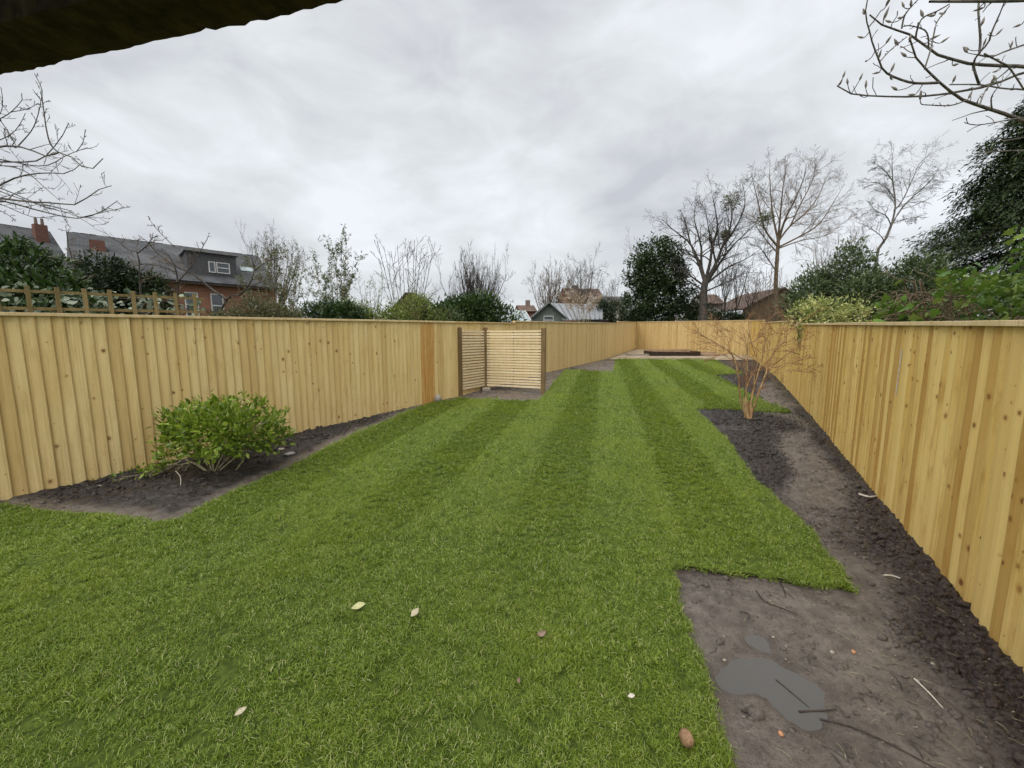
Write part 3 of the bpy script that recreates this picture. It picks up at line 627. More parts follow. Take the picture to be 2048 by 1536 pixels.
def tubes(sets):                              # sets: list of (pts (B,n,3), rad (B,n), sides) -> verts, quads
    VV = []; FF = []; n0 = 0
    for P, Rd, k in sets:
        if len(P) == 0: continue
        B, n, _ = P.shape; T = np.gradient(P, axis=1); T /= np.linalg.norm(T, axis=2, keepdims=True) + 1e-9
        ref = np.where(np.abs(T[:, :, 2:3]) > 0.9, np.array([1., 0, 0]), np.array([0, 0, 1.]))
        U = np.cross(T, ref); U /= np.linalg.norm(U, axis=2, keepdims=True) + 1e-9; W = np.cross(T, U)
        a = np.arange(k) * 2 * math.pi / k
        V = P[:, :, None, :] + Rd[:, :, None, None] * (U[:, :, None, :] * np.cos(a)[None, None, :, None] + W[:, :, None, :] * np.sin(a)[None, None, :, None])
        id_ = np.arange(B * n * k).reshape(B, n, k) + n0; r = np.roll(id_, -1, axis=2)
        FF.append(np.stack([id_[:, :-1], r[:, :-1], r[:, 1:], id_[:, 1:]], -1).reshape(-1, 4)); VV.append(V.reshape(-1, 3)); n0 += B * n * k
    return np.concatenate(VV), np.concatenate(FF)
def unit(a): return a / (np.linalg.norm(a, axis=-1, keepdims=True) + 1e-9)
def grow(g, P, Rd, nch, t0, t1, ang, ratio, up, wig, n, rmin, rk=0.7, fall=0.5, up2=0.0, flat=0.0):
    B, m, _ = P.shape; L = np.linalg.norm(np.diff(P, axis=1), axis=2).sum(1)
    i = np.repeat(np.arange(B), nch); t_ = (np.tile((np.arange(nch) + 0.5) / nch, B) + g.uniform(-0.5, 0.5, B * nch) / nch) * (t1 - t0) + t0
    f = t_ * (m - 1); k = np.minimum(f.astype(int), m - 2); fr = (f - k)[:, None]
    p = P[i, k] * (1 - fr) + P[i, k + 1] * fr; T = unit(P[i, k + 1] - P[i, k]); r = Rd[i, k] * (1 - fr[:, 0]) + Rd[i, k + 1] * fr[:, 0]
    pr = g.normal(size=p.shape); pr[:, 2] *= 1 - flat; pr = unit(pr - (pr * T).sum(1, keepdims=True) * T)
    an = np.radians(g.normal(ang[0], ang[1], len(p)))[:, None]
    D = unit(np.cos(an) * T + np.sin(an) * pr + np.array([0, 0, up])); ln = L[i] * g.uniform(*ratio, len(p)) * (1 - fall * t_)
    pts = [p]
    for q in range(n - 1):
        D = unit(D + g.normal(0, wig, D.shape) + np.array([0, 0, up2])); pts.append(pts[-1] + D * (ln / (n - 1))[:, None])
    R0 = np.maximum(r * rk, rmin); R_ = np.maximum(R0[:, None] * np.linspace(1, 0.3, n)[None], rmin)
    return np.stack(pts, 1), R_
def line_set(lines, n, r0, r1):
    P = np.stack([smooth_line(l, n) for l in lines]); r0 = np.broadcast_to(np.asarray(r0, float), (len(lines),)); r1 = np.broadcast_to(np.asarray(r1, float), (len(lines),))
    return P, r0[:, None] + (r1 - r0)[:, None] * np.linspace(0, 1, n)[None]
def tube_obj(name, sets, mat, parent): return obj(name, mesh(name, *tubes(sets), True), mat, parent)

def bare_tree(label, x, y, h, trunk, limbs, mat, seed, rt=0.2, spread=38, up=0.12, sub=(7, 6, 5), ratio=(0.45, 0.7), lean=(0, 0), group=None, fork=0.55, tw_mat=None, droop=0.0, name='bare_tree', wig=0.13, fit=None):
    """trunk: height to the fork as a share of h; limbs: how many rise from it."""
    g = np.random.default_rng(seed); z0 = gz(y); rmin = max(0.0028, abs(y) * 0.00021)
    root = empty(name, (x, y, z0)); tag(root, label, 'tree', group)
    top = np.array([x + lean[0] * trunk, y + lean[1] * trunk, z0 + h * trunk])
    T, TR = line_set([[(x, y, z0 - 0.1), (x + lean[0] * trunk * 0.4 + 0.05, y, z0 + h * trunk * 0.5), top]], 7, rt * 1.15, rt * 0.8)
    ln = []
    for i in range(limbs):
        a = i * 2.4 + g.uniform(-0.4, 0.4); sp = min(math.radians(spread) * (0.12 + 1.0 * g.uniform(0, 1) ** 0.6), 1.25); H = h * (1 - trunk) * g.uniform(0.78, 1.0) * math.cos(sp * 0.55)
        e_ = top + np.array([math.cos(a) * math.tan(sp) * H * 0.8 + lean[0] * (1 - trunk), math.sin(a) * math.tan(sp) * H * 0.8, H])
        m1 = top + (e_ - top) * np.array([0.55, 0.55, 0.4]) + g.normal(0, 0.03 * h, 3) * 0.5
        st = top - np.array([0, 0, h * trunk * g.uniform(0, 0.18)])
        ln.append([st, m1, e_])
    L0 = line_set(ln, 9, rt * 0.55, rmin * 1.6); S = [(T, TR, 8)]; B0 = [(L0[0], L0[1], 6)]
    L1 = grow(g, *L0, sub[0], 0.15, 0.97, (46, 11), ratio, up * .5, wig * 1.3, 7, rmin, 0.58, fork)
    L2 = grow(g, *L1, sub[1], 0.15, 1.0, (44, 13), (0.34, 0.58), up * .5, wig * 1.3, 5, rmin * 0.8, 0.6, 0.4, -droop)
    L3 = grow(g, *L2, sub[2], 0.2, 1.0, (44, 14), (0.34, 0.6), up * 0.5, wig * 1.3, 4, rmin * 0.62, 0.7, 0.3, -droop * 2)
    if fit:                                   # bring the crown to the width and height it has beside its neighbours
        pl, pr, pt = fit; A_ = np.concatenate([q[0].reshape(-1, 3) for q in (L0, L1, L2, L3)]); zf = top[2]; zt = at((pl + pr) / 2, pt, y).z
        xa, xb = np.quantile(A_[:, 0], (0.012, 0.988)); sz_ = (zt - zf) / (np.quantile(A_[:, 2], 0.997) - zf); xL, xR = at(pl, pt * .5 + 300, y).x, at(pr, pt * .5 + 300, y).x; sx = (xR - xL) / (xb - xa)
        def fx(q):
            P_ = q[0].copy(); up_ = np.clip((P_[..., 2] - zf) / (np.quantile(A_[:, 2], 0.997) - zf), 0, 1); P_[..., 2] = np.where(P_[..., 2] > zf, zf + (P_[..., 2] - zf) * sz_, P_[..., 2])
            cx_ = (xL + xR) / 2 - (top[0] + ((xa + xb) / 2 - top[0]) * sx); P_[..., 0] = top[0] + (P_[..., 0] - top[0]) * sx + cx_ * np.sqrt(up_); P_[..., 1] = top[1] + (P_[..., 1] - top[1]) * sx; return P_, q[1]
        L0, L1, L2, L3 = fx(L0), fx(L1), fx(L2), fx(L3); B0 = [(L0[0], L0[1], 6)]
    tube_obj('trunk', S, mat, root); b = tube_obj('branches', B0 + [(*L1, 4)], mat, root)
    tube_obj('twigs', [(*L2, 3), (*L3, 3)], tw_mat or mat, root)['kind'] = 'stuff'
    return root

def leaf_geo(P, D, N, L, W, fold=0.18, simple=False):
    D = unit(D); Sd = unit(np.cross(D, N)); N = np.cross(Sd, D); n = len(P); L = np.broadcast_to(L, (n,))[:, None]; W = np.broadcast_to(W, (n,))[:, None] / 2
    if simple:
        V = np.stack([P, P + D * L * 0.45 + Sd * W + N * W * fold, P + D * L - N * L * 0.1, P + D * L * 0.5 - Sd * W + N * W * fold], 1).reshape(-1, 3); return V, (np.arange(n) * 4)[:, None] + np.array([[0, 1, 2, 3]])
    V = np.stack([P, P + D * L * 0.28 + Sd * W * 0.9 + N * W * fold, P + D * L * 0.68 + Sd * W * 0.75 + N * W * fold * 0.6, P + D * L - N * L * 0.08,
                  P + D * L * 0.68 - Sd * W * 0.75 + N * W * fold * 0.6, P + D * L * 0.28 - Sd * W * 0.9 + N * W * fold], 1).reshape(-1, 3)
    b = (np.arange(n) * 6)[:, None]
    return V, np.concatenate([b + np.array([[0, 1, 2, 3]]), b + np.array([[0, 3, 4, 5]])])
def leaf_obj(name, P, D, N, L, W, mat, parent, g, stuff=True, simple=False):
    V, Q = leaf_geo(P, D, N, L, W, 0.18, simple); me = mesh(name, V, Q, False); fattr(me, 'rnd', np.repeat(g.uniform(0, 1, len(P)), 4 if simple else 6)); o = obj(name, me, mat, parent)
    if stuff: o['kind'] = 'stuff'
    return o
def cloud(g, lobes, nclus, nleaf, sig, inner=0.62, zmin=-9):
    lb = np.array(lobes); vol = lb[:, 3] * lb[:, 4] * lb[:, 5]; i = g.choice(len(lb), nclus, p=vol / vol.sum()); u = unit(g.normal(size=(nclus, 3)))
    r = inner + (1.04 - inner) * g.uniform(0, 1, nclus) ** 0.6; C = lb[i, :3] + u * lb[i, 3:6] * r[:, None]; O = unit(u / lb[i, 3:6])
    P = np.repeat(C, nleaf, 0) + g.normal(0, sig, (nclus * nleaf, 3)); O = np.repeat(O, nleaf, 0); k = P[:, 2] > zmin
    return P[k], O[k]
def bush(label, lobes, nclus, nleaf, sig, L, asp, mat, seed, cat='bush', name='bush', group=None, droop=0.0, stems=6, stem_mat='bark_brown', inner=0.6, extra=None):
    """lobes: list of (x, y, z, rx, ry, rz) in metres"""
    g = np.random.default_rng(seed); lb = np.array(lobes, float); cx, cy = np.average(lb[:, 0]), np.average(lb[:, 1]); z0 = gz(cy)
    root = empty(name, (cx, cy, z0)); tag(root, label, cat, group)
    P, O = cloud(g, lobes, nclus, nleaf, sig, inner, z0 + 0.02); n = len(P)
    D = unit(O + g.normal(0, 0.7, (n, 3)) + np.array([0, 0, 0.25 - droop])); N = unit(O * 0.4 + np.array([0, 0, 0.8]) + g.normal(0, 0.45, (n, 3)))
    LL = L * g.uniform(0.65, 1.3, n); leaf_obj('foliage', P, D, N, LL, LL * asp, M[mat], root, g)
    ln = []
    for i in range(stems):
        q = lb[i % len(lb)]; e_ = q[:3] + unit(g.normal(size=3)) * q[3:6] * 0.75; e_[2] = max(e_[2], z0 + 0.3); b_ = np.array([cx + g.normal(0, 0.08), cy + g.normal(0, 0.08), z0 - 0.05])
        ln.append([b_, b_ * 0.5 + e_ * 0.5 + g.normal(0, 0.1, 3), e_])
    S0 = line_set(ln, 6, 0.03, 0.008); S1 = grow(g, *S0, 5, 0.3, 1, (35, 12), (0.3, 0.6), 0.1, 0.15, 4, 0.004)
    tube_obj('stems', [(*S0, 5), (*S1, 3)], M[stem_mat], root)
    return root
def blob(px0, px1, py0, py1, Y, n=5, seed=0, depth=0.7, low=True):
    """lobes that fill the patch of view a bush covers, at its real distance"""
    g = np.random.default_rng(seed); a = at(px0, py1, Y); b = at(px1, py0, Y); w = b.x - a.x; h = b.z - a.z; out_ = []
    for i in range(n):
        f = (i + 0.5) / n; hh = h * g.uniform(0.62, 0.92) * (0.72 + 0.28 * math.sin(math.pi * f)); rx = w / n * g.uniform(0.75, 1.05); rx = min(rx, w * 0.5)
        out_.append((a.x + w * f, Y + g.uniform(-0.5, 0.5) * depth, a.z + hh * 0.48, rx, depth * g.uniform(0.6, 1), hh * 0.56))
    return out_

# ------------------------------------------------------------------ small shrub in the left bed
g = np.random.default_rng(21); bx, by = -3.50, 4.36; z0 = K * by + 0.04
root = empty('leafy_shrub', (bx, by, z0)); tag(root, 'low domed bright green leafy shrub with bare lower stems in left bed', 'shrub')
st = []
for pts_ in ([(428, 945), (424, 905), (436, 872), (452, 830)], [(424, 945), (415, 920), (385, 890), (352, 850)], [(432, 942), (470, 900), (505, 862), (530, 835)], [(436, 944), (480, 908), (520, 885), (560, 868)],
             [(420, 944), (408, 912), (398, 880), (392, 828)], [(430, 943), (448, 905), (478, 868), (490, 818)], [(418, 945), (388, 925), (350, 930), (322, 915)], [(466, 948), (490, 915), (496, 885), (512, 850)],
             [(415, 944), (372, 918), (355, 926), (300, 940), (262, 962)], [(400, 912), (360, 880), (330, 868)]):
    st.append([np.array(at(px, py, by - 0.04 + g.uniform(-0.30, 0.30) * min(1, (945 - min(py, 945)) / 60.0) - (0.12 if px < 350 and py > 920 else 0))) for px, py in pts_])
S0 = line_set(st, 10, 0.0095, 0.0035); S1 = grow(g, *S0, 7, 0.35, 1, (38, 12), (0.22, 0.42), 0.12, 0.15, 6, 0.0025); S2 = grow(g, *S1, 4, 0.3, 1, (40, 12), (0.35, 0.6), 0.12, 0.15, 4, 0.0018)
low = np.array([l[-1][2] < z0 + 0.25 for l in st])
tube_obj('stems', [(*S0, 6), (*S1, 4), (*S2, 3)], M['bark_pale'], root)
ctr = np.array(at(450, 868, by)); dome = [(ctr[0], by, ctr[2] + 0.02, 0.62, 0.50, 0.34), (ctr[0] + 0.40, by + .05, ctr[2] - 0.06, 0.30, 0.34, 0.20), (ctr[0] - 0.36, by, ctr[2] - 0.02, 0.34, 0.34, 0.26), (ctr[0] - 0.05, by - 0.1, ctr[2] + 0.12, 0.42, 0.4, 0.28)]
P, O = cloud(g, dome, 340, 10, 0.042, 0.45, z0 + 0.22); tips = np.concatenate([S2[0][:, -1], S1[0][:, -1]]); tips = np.repeat(tips, 5, 0) + g.normal(0, 0.022, (len(tips) * 5, 3)); tips = tips[tips[:, 2] > z0 + 0.02]
sel = (tips[:, 2] > z0 + 0.28) | (tips[:, 0] < bx - 0.45); tips = tips[sel]
lowleft = np.repeat(np.array(st[8])[-2:], 40, 0) + g.normal(0, (0.10, 0.06, 0.03), (80, 3))
P = np.concatenate([P, tips, lowleft]); O = np.concatenate([O, unit(tips - np.array([bx, by, z0])), unit(g.normal(size=(80, 3)) + np.array([-0.6, -0.3, 0.4]))]); n = len(P)
D = unit(O * 0.8 + g.normal(0, 0.55, (n, 3)) + np.array([0, 0, 0.35])); N = unit(np.array([0, 0, 1.]) + g.normal(0, 0.5, (n, 3))); LL = g.uniform(0.036, 0.082, n)
leaf_obj('foliage', P, D, N, LL, LL * 0.50, M['leaf_shrub'], root, g)

# ------------------------------------------------------------------ leafless multi-stemmed shrub in the right bed
g = np.random.default_rng(5); bx, by = 4.30, 6.89; z0 = K * by
root = empty('leafless_shrub', (bx, by, z0)); tag(root, 'leafless tan multi-stemmed shrub with fine spreading twigs in right bed', 'shrub')
def c6(pts_, dy): 
    o_ = []
    for i, (cx_, cy_) in enumerate(pts_): o_.append(np.array(at(1200 + cx_ / 3.938, 600 + cy_ / 3.938, by + dy * i / (len(pts_) - 1))))
    return o_
st = [c6([(1168, 962), (1125, 850), (1100, 760), (1090, 600), (1040, 430), (930, 345), (750, 260)], -0.3), c6([(1165, 955), (1150, 760), (1160, 480), (1150, 330), (1110, 180)], 0.3), c6([(1172, 955), (1205, 720), (1250, 560), (1290, 400), (1310, 160)], -0.2),
      c6([(1170, 962), (1240, 760), (1310, 570), (1380, 400), (1550, 190), (1650, 130)], 0.35), c6([(1310, 565), (1322, 430), (1345, 310), (1420, 240), (1540, 215)], 0.3), c6([(1290, 410), (1450, 360), (1650, 300)], -0.35), c6([(1310, 550), (1500, 495), (1700, 450)], 0.4),
      c6([(1300, 575), (1500, 560), (1720, 530)], -0.3), c6([(1150, 340), (1060, 260), (950, 210), (840, 130)], 0.3), c6([(1160, 480), (1080, 440), (980, 380), (760, 250)], -0.5), c6([(1155, 370), (1000, 290), (880, 190)], 0.5),
      c6([(1210, 590), (1120, 520), (1060, 480), (900, 400), (760, 380)], 0.2), c6([(1160, 900), (1130, 800), (1150, 700), (1190, 600), (1240, 500), (1180, 300), (1170, 150)], 0.4), c6([(1175, 930), (1180, 770), (1210, 700), (1230, 560), (1370, 450)], 0.2),
      c6([(1270, 420), (1200, 340), (1290, 270), (1480, 200)], 0.4), c6([(1150, 350), (1250, 300), (1340, 220)], -0.3)]
S0 = line_set(st, 14, [.019, .017, .018, .02, .010, .007, .007, .006, .008, .008, .007, .007, .013, .012, .008, .007], [.0045] * 16)
S1 = grow(g, *S0, 9, 0.25, 1, (42, 14), (0.20, 0.42), 0.02, 0.10, 7, 0.0028, 0.5, 0.4, 0, 0.5); S2 = grow(g, *S1, 5, 0.2, 1, (42, 14), (0.3, 0.55), 0.02, 0.10, 5, 0.0024, 0.6, 0.3, 0, 0.4)
bz = min(l[0][2] for l in st)
stump = line_set([[(bx - 0.01, by, z0 - 0.05), (bx - 0.02, by, z0 + 0.12), (bx - 0.04, by, z0 + 0.33)], [(bx + .03, by - .03, z0 - 0.03), (bx + .05, by - .04, z0 + .2), (bx + .1, by - .05, z0 + .28)]], 5, [.055, .03], [.035, .02])
tube_obj('stems', [(*S0, 6), (*stump, 8)], M['bark_tan'], root); tube_obj('twigs', [(*S1, 4), (*S2, 3)], M['bark_red'], root)['kind'] = 'stuff'

# ------------------------------------------------------------------ magnolia reaching in at the top right
g = np.random.default_rng(9); mx, my = 5.35, 3.5; z0 = K * my
root = empty('magnolia_tree', (mx, my, z0)); tag(root, 'bare magnolia with furry grey buds reaching in at the top right', 'tree')
def c1(pts_, Y0, Y1): return [np.array(at(1640 + x_ / 5.02, y_ / 5.02, Y0 + (Y1 - Y0) * i / (len(pts_) - 1))) for i, (x_, y_) in enumerate(pts_)]
mag = [([(2900, 1700), (2300, 1350), (1950, 1180), (1780, 1120), (1600, 1060), (1450, 1010), (1330, 940), (1280, 880), (1190, 820), (1060, 690), (970, 590), (920, 480), (905, 400)], 3.5, 3.0, .020, .005),
       ([(1190, 830), (950, 835), (760, 780), (640, 710), (590, 600), (520, 410), (490, 280), (455, 150), (480, -20)], 3.12, 2.9, .009, .0035), ([(610, 610), (700, 510), (870, 370)], 2.96, 3.05, .004, .003),
       ([(490, 270), (540, 210), (610, 110)], 2.93, 2.9, .004, .003), ([(2900, 900), (2150, 700), (1950, 770), (1700, 860), (1450, 910), (1200, 950), (950, 970), (700, 970), (520, 960), (400, 965), (280, 930), (200, 890), (172, 862)], 3.5, 3.2, .013, .004),
       ([(2900, 950), (2200, 690), (1950, 665), (1700, 655), (1500, 640), (1350, 600), (1200, 560), (1100, 490), (960, 390), (840, 310), (760, 300), (650, 260), (560, 220), (500, 150)], 3.5, 2.8, .017, .004),
       ([(820, 290), (840, 190), (880, 110), (990, -10)], 2.92, 2.85, .005, .0035), ([(960, 390), (975, 300), (1030, 180), (1180, 110), (1300, 40)], 2.97, 2.9, .006, .004), ([(1090, 480), (1070, 320), (920, 260), (840, 265)], 3.0, 2.9, .005, .003),
       ([(1050, 690), (1110, 500), (1150, 310), (1180, 210), (1300, 60)], 3.05, 3.15, .005, .004), ([(1600, 850), (1570, 770), (1540, 640), (1590, 540), (1690, 430), (1720, 330), (1800, 150), (1860, 0)], 3.35, 3.1, .009, .004),
       ([(1600, 540), (1610, 400), (1600, 250), (1590, 100), (1600, -20)], 3.2, 3.2, .008, .006), ([(2500, 300), (2048, 450), (1850, 520), (1720, 570), (1590, 550)], 3.4, 3.2, .008, .005), ([(2800, -60), (2048, 0), (1500, 12), (1100, 15)], 2.6, 2.5, .014, .006),
       ([(1460, 1010), (1300, 1060), (1030, 1050)], 3.15, 3.1, .005, .003), ([(1600, 1060), (1650, 930), (1700, 860)], 3.2, 3.3, .005, .004), ([(1730, 1110), (1720, 980), (1790, 870)], 3.2, 3.1, .005, .003),
       ([(2700, 1150), (2000, 1190), (1700, 1240), (1550, 1255), (1450, 1230)], 3.4, 3.2, .007, .003), ([(2800, 1250), (2048, 1380), (1830, 1420)], 3.4, 3.3, .006, .003), ([(2900, 1000), (2048, 900), (1850, 890), (1600, 850), (1300, 850)], 3.5, 3.2, .008, .004),
       ([(2600, 1500), (2048, 1510), (1800, 1520), (1550, 1545)], 3.5, 3.3, .007, .004), ([(1650, 540), (1800, 620), (1900, 680), (2048, 900)], 3.2, 3.4, .006, .006)]
S0 = line_set([c1(q[0], q[1], q[2]) for q in mag], 16, [q[3] for q in mag], [q[4] for q in mag])
buds = [(490, 80), (610, 90), (625, 190), (745, 170), (830, 50), (895, 50), (1040, 130), (1160, 130), (430, 360), (780, 415), (860, 550), (620, 455), (490, 590), (560, 585), (580, 725), (725, 690), (210, 775), (175, 855), (270, 825), (400, 785), (485, 840), (660, 810), (770, 885), (995, 910), (465, 920), (1315, 360),
        (1550, 440), (1620, 450), (1670, 200), (1820, 310), (1380, 635), (1800, 695), (1830, 745), (1690, 830), (910, 380), (1140, 380), (1340, 800), (950, 1010), (1290, 80), (1600, 90), (2030, 230), (1500, 490), (870, 120), (1930, 440), (1560, 930)]
prof = [(0, .0), (.0028, .002), (.0062, .012), (.0066, .020), (.0045, .032), (.0016, .042), (0.0002, .046)]
bm_v = []; bm_f = []
for r_, z_ in prof:
    for k in range(6): bm_v.append((r_ * math.cos(k * math.pi / 3), r_ * math.sin(k * math.pi / 3), z_))
for j in range(len(prof) - 1):
    for k in range(6): bm_f.append((j * 6 + k, j * 6 + (k + 1) % 6, (j + 1) * 6 + (k + 1) % 6, (j + 1) * 6 + k))
bud_me = mesh('bud', bm_v, bm_f, True); bud_me.materials.append(M['bud']); flat_pts = S0[0].reshape(-1, 3); spur = []
for cx_, cy_ in buds:
    a_ = np.array(at(1640 + cx_ / 5.02, cy_ / 5.02, 3.1)); dd = unit(a_ - np.array([0, 0, HC])); rel = flat_pts - np.array([0, 0, HC]); tt = rel @ dd; off = np.linalg.norm(rel - tt[:, None] * dd, axis=1); j = int(np.argmin(off + (flat_pts[:, 2] > a_[2] + 0.03) * 0.05))
    base = flat_pts[j]; p = np.array([0, 0, HC]) + dd * tt[j]; p = p + np.array([0, g.uniform(-0.05, 0.05), 0]); dr = unit(unit(p - base) + np.array([g.normal(0, .2), g.normal(0, .2), 0.9])); p0 = p - dr * 0.02
    spur.append([base, (base + p0) / 2 + np.array([0, 0, -0.008]) + g.normal(0, .003, 3), p0])
    o = bpy.data.objects.new('bud', bud_me); COL.objects.link(o); o.parent = root; o.location = Vector(p0) - root.location
    o.rotation_euler = Vector(dr).to_track_quat('Z', 'Y').to_euler(); sc_ = g.uniform(0.95, 1.4); o.scale = (sc_, sc_, sc_ * g.uniform(0.85, 1.15))
S1 = line_set(spur, 5, 0.0032, 0.0026); S2 = grow(g, *S0, 7, 0.2, 0.97, (52, 15), (0.04, 0.13), 0.25, 0.2, 5, 0.0026, 0.5)
trunk = line_set([[(mx, my, z0 - 0.1), (mx + 0.05, my, 1.5), (mx - 0.05, my, 3.0), (mx + 0.1, my, 4.2)]], 8, .11, .05)
stubs = [[np.array((mx, my, min(4.0, max(2.0, l[0][2] - 0.25)))), l[0]] for l in S0[0] if np.linalg.norm(l[0][:2] - np.array((mx, my))) < 2.6 and l[0][0] > 4.2]
tube_obj('trunk', [(*trunk, 8)], M['bark_grey'], root); tube_obj('branches', [(*S0, 6), (*S1, 5), (*S2, 4)] + ([(*line_set(stubs, 3, .03, .015), 5)] if stubs else []), M['bark_grey'], root)

# ------------------------------------------------------------------ bare branches reaching in from the left
g = np.random.default_rng(12); tx, ty = -11.6, 7.4; z0 = gz(ty)
root = empty('bare_tree', (tx, ty, z0)); tag(root, 'leafless tree whose grey branches reach in from the left edge', 'tree')
def c3(pts_, Y0, Y1): return [np.array(at(x_ / 4.518, 140 + y_ / 4.518, Y0 + (Y1 - Y0) * i / (len(pts_) - 1))) for i, (x_, y_) in enumerate(pts_)]
ll = [([(-900, 900), (-150, 720), (0, 690), (160, 690), (300, 730), (400, 780), (530, 745), (640, 780), (720, 860), (800, 890), (860, 880), (930, 800)], 7, 6.2, .022, .006), ([(530, 745), (460, 680), (420, 540), (400, 400), (380, 250), (375, 160), (310, 30)], 6.5, 6.3, .011, .004),
      ([(160, 690), (290, 540), (350, 380), (378, 230)], 6.8, 6.4, .009, .004), ([(-900, 980), (-150, 850), (0, 830), (250, 830), (400, 790), (560, 600), (620, 480)], 7.2, 6.7, .022, .005), ([(-900, 1200), (-100, 1080), (0, 1040), (150, 970), (330, 935), (500, 930), (600, 935), (700, 880), (750, 830)], 7.4, 7, .024, .005),
      ([(-900, 1250), (-100, 1170), (0, 1160), (250, 1190), (480, 1200), (690, 1215), (870, 1090), (1010, 1045)], 7.5, 6.8, .030, .005), ([(-900, 1270), (-100, 1180), (50, 1190), (350, 1270), (600, 1330), (700, 1340), (880, 1300), (1050, 1190)], 7.5, 7.1, .026, .005), ([(700, 1340), (1000, 1270), (1180, 1235)], 7.2, 7, .007, .004),
      ([(-400, 1000), (-50, 1050), (200, 1150), (450, 1250), (670, 1310), (850, 1420)], 7.5, 7.3, .013, .004), ([(-500, 700), (-100, 480), (0, 440), (100, 380), (200, 270), (195, 210)], 7, 6.6, .014, .004), ([(100, 380), (250, 350), (345, 300)], 6.8, 6.6, .006, .004),
      ([(-500, 800), (-50, 650), (100, 580), (180, 490), (230, 390)], 7, 6.8, .012, .004), ([(-400, 780), (-50, 800), (380, 870), (600, 770), (790, 700)], 7.1, 6.7, .013, .004), ([(-400, 900), (-100, 860), (200, 900), (400, 1060), (540, 1180)], 7.3, 7, .012, .004), ([(690, 740), (750, 650), (770, 540)], 6.6, 6.5, .006, .004),
      ([(0, 450), (60, 540), (150, 690)], 6.8, 6.8, .006, .005), ([(-300, 1100), (0, 1210), (300, 1330), (490, 1320)], 7.5, 7.4, .010, .004), ([(-200, 640), (10, 380), (10, 160)], 7, 6.9, .008, .004), ([(-100, 1230), (60, 1300), (140, 1370)], 7.6, 7.5, .007, .004), ([(-100, 1060), (300, 1200), (600, 1260), (720, 1340)], 7.3, 7.2, .010, .005)]
S0 = line_set([c3(q[0], q[1], q[2]) for q in ll], 16, [q[3] for q in ll], [q[4] for q in ll])
S1 = grow(g, *S0, 8, 0.3, 1, (48, 16), (0.05, 0.16), 0.18, 0.13, 5, 0.0035, 0.5, 0.3); S2 = grow(g, *S1, 4, 0.3, 1, (45, 15), (0.25, 0.6), 0.15, 0.12, 4, 0.003, 0.6)
trunk = line_set([[(tx, ty, z0 - 0.1), (tx + 0.1, ty, 2.0), (tx, ty, 3.6), (tx + 0.2, ty, 5.5)]], 8, .17, .07)
stubs = [[np.array((tx, ty, np.clip(l[0][2] - 0.3, 2.2, 5.0))), l[0]] for l in S0[0] if l[0][0] < -8.4]
tube_obj('trunk', [(*trunk, 8)], M['bark_grey'], root); tube_obj('branches', [(*S0, 6), (*line_set(stubs, 4, .05, .02), 5)], M['bark_grey'], root); tube_obj('twigs', [(*S1, 4), (*S2, 3)], M['bark_grey'], root)['kind'] = 'stuff'

# ------------------------------------------------------------------ buildings beyond the fences
class UM:                                     # polygons with their own uv in metres
    def __init__(s): s.v = []; s.f = []; s.uv = []
    def face(s, pts, uv):
        n = len(s.v); s.v += [tuple(p) for p in pts]; s.f.append(tuple(range(n, n + len(pts)))); s.uv += list(uv); return s
    def wall(s, a, b, z0, z1, z1b=None):      # vertical wall from plan point a to b
        l = math.hypot(b[0] - a[0], b[1] - a[1]); zb = z1 if z1b is None else z1b
        return s.face([(a[0], a[1], z0), (b[0], b[1], z0), (b[0], b[1], zb), (a[0], a[1], z1)], [(0, z0), (l, z0), (l, zb), (0, z1)])
    def slope(s, a, b, c, d):                 # roof plane a-b eave, c-d ridge
        a, b, c, d = map(Vector, (a, b, c, d)); l = (b - a).length; h = (d - a).length
        return s.face([a, b, c, d], [(0, 0), (l, 0), (l, h), (0, h)])
    def build(s, name, mat, parent, solid=0):
        me = mesh(name, s.v, s.f); u = me.uv_layers.new(name='uv'); u.data.foreach_set('uv', np.array(s.uv, np.float32).ravel()); o = obj(name, me, mat, parent)
        if solid: m_ = o.modifiers.new('thick', 'SOLIDIFY'); m_.thickness = solid; m_.offset = -1
        return o
def frame(E, u):                              # local axes: u along the front, v back from it
    u = Vector((u[0], u[1], 0)).normalized(); v = Vector((u.y, -u.x, 0))
    if v.y < 0: v = -v
    def P(a, b, z): return Vector((E[0], E[1], 0)) + u * a + v * b + Vector((0, 0, z))
    return P, u, v
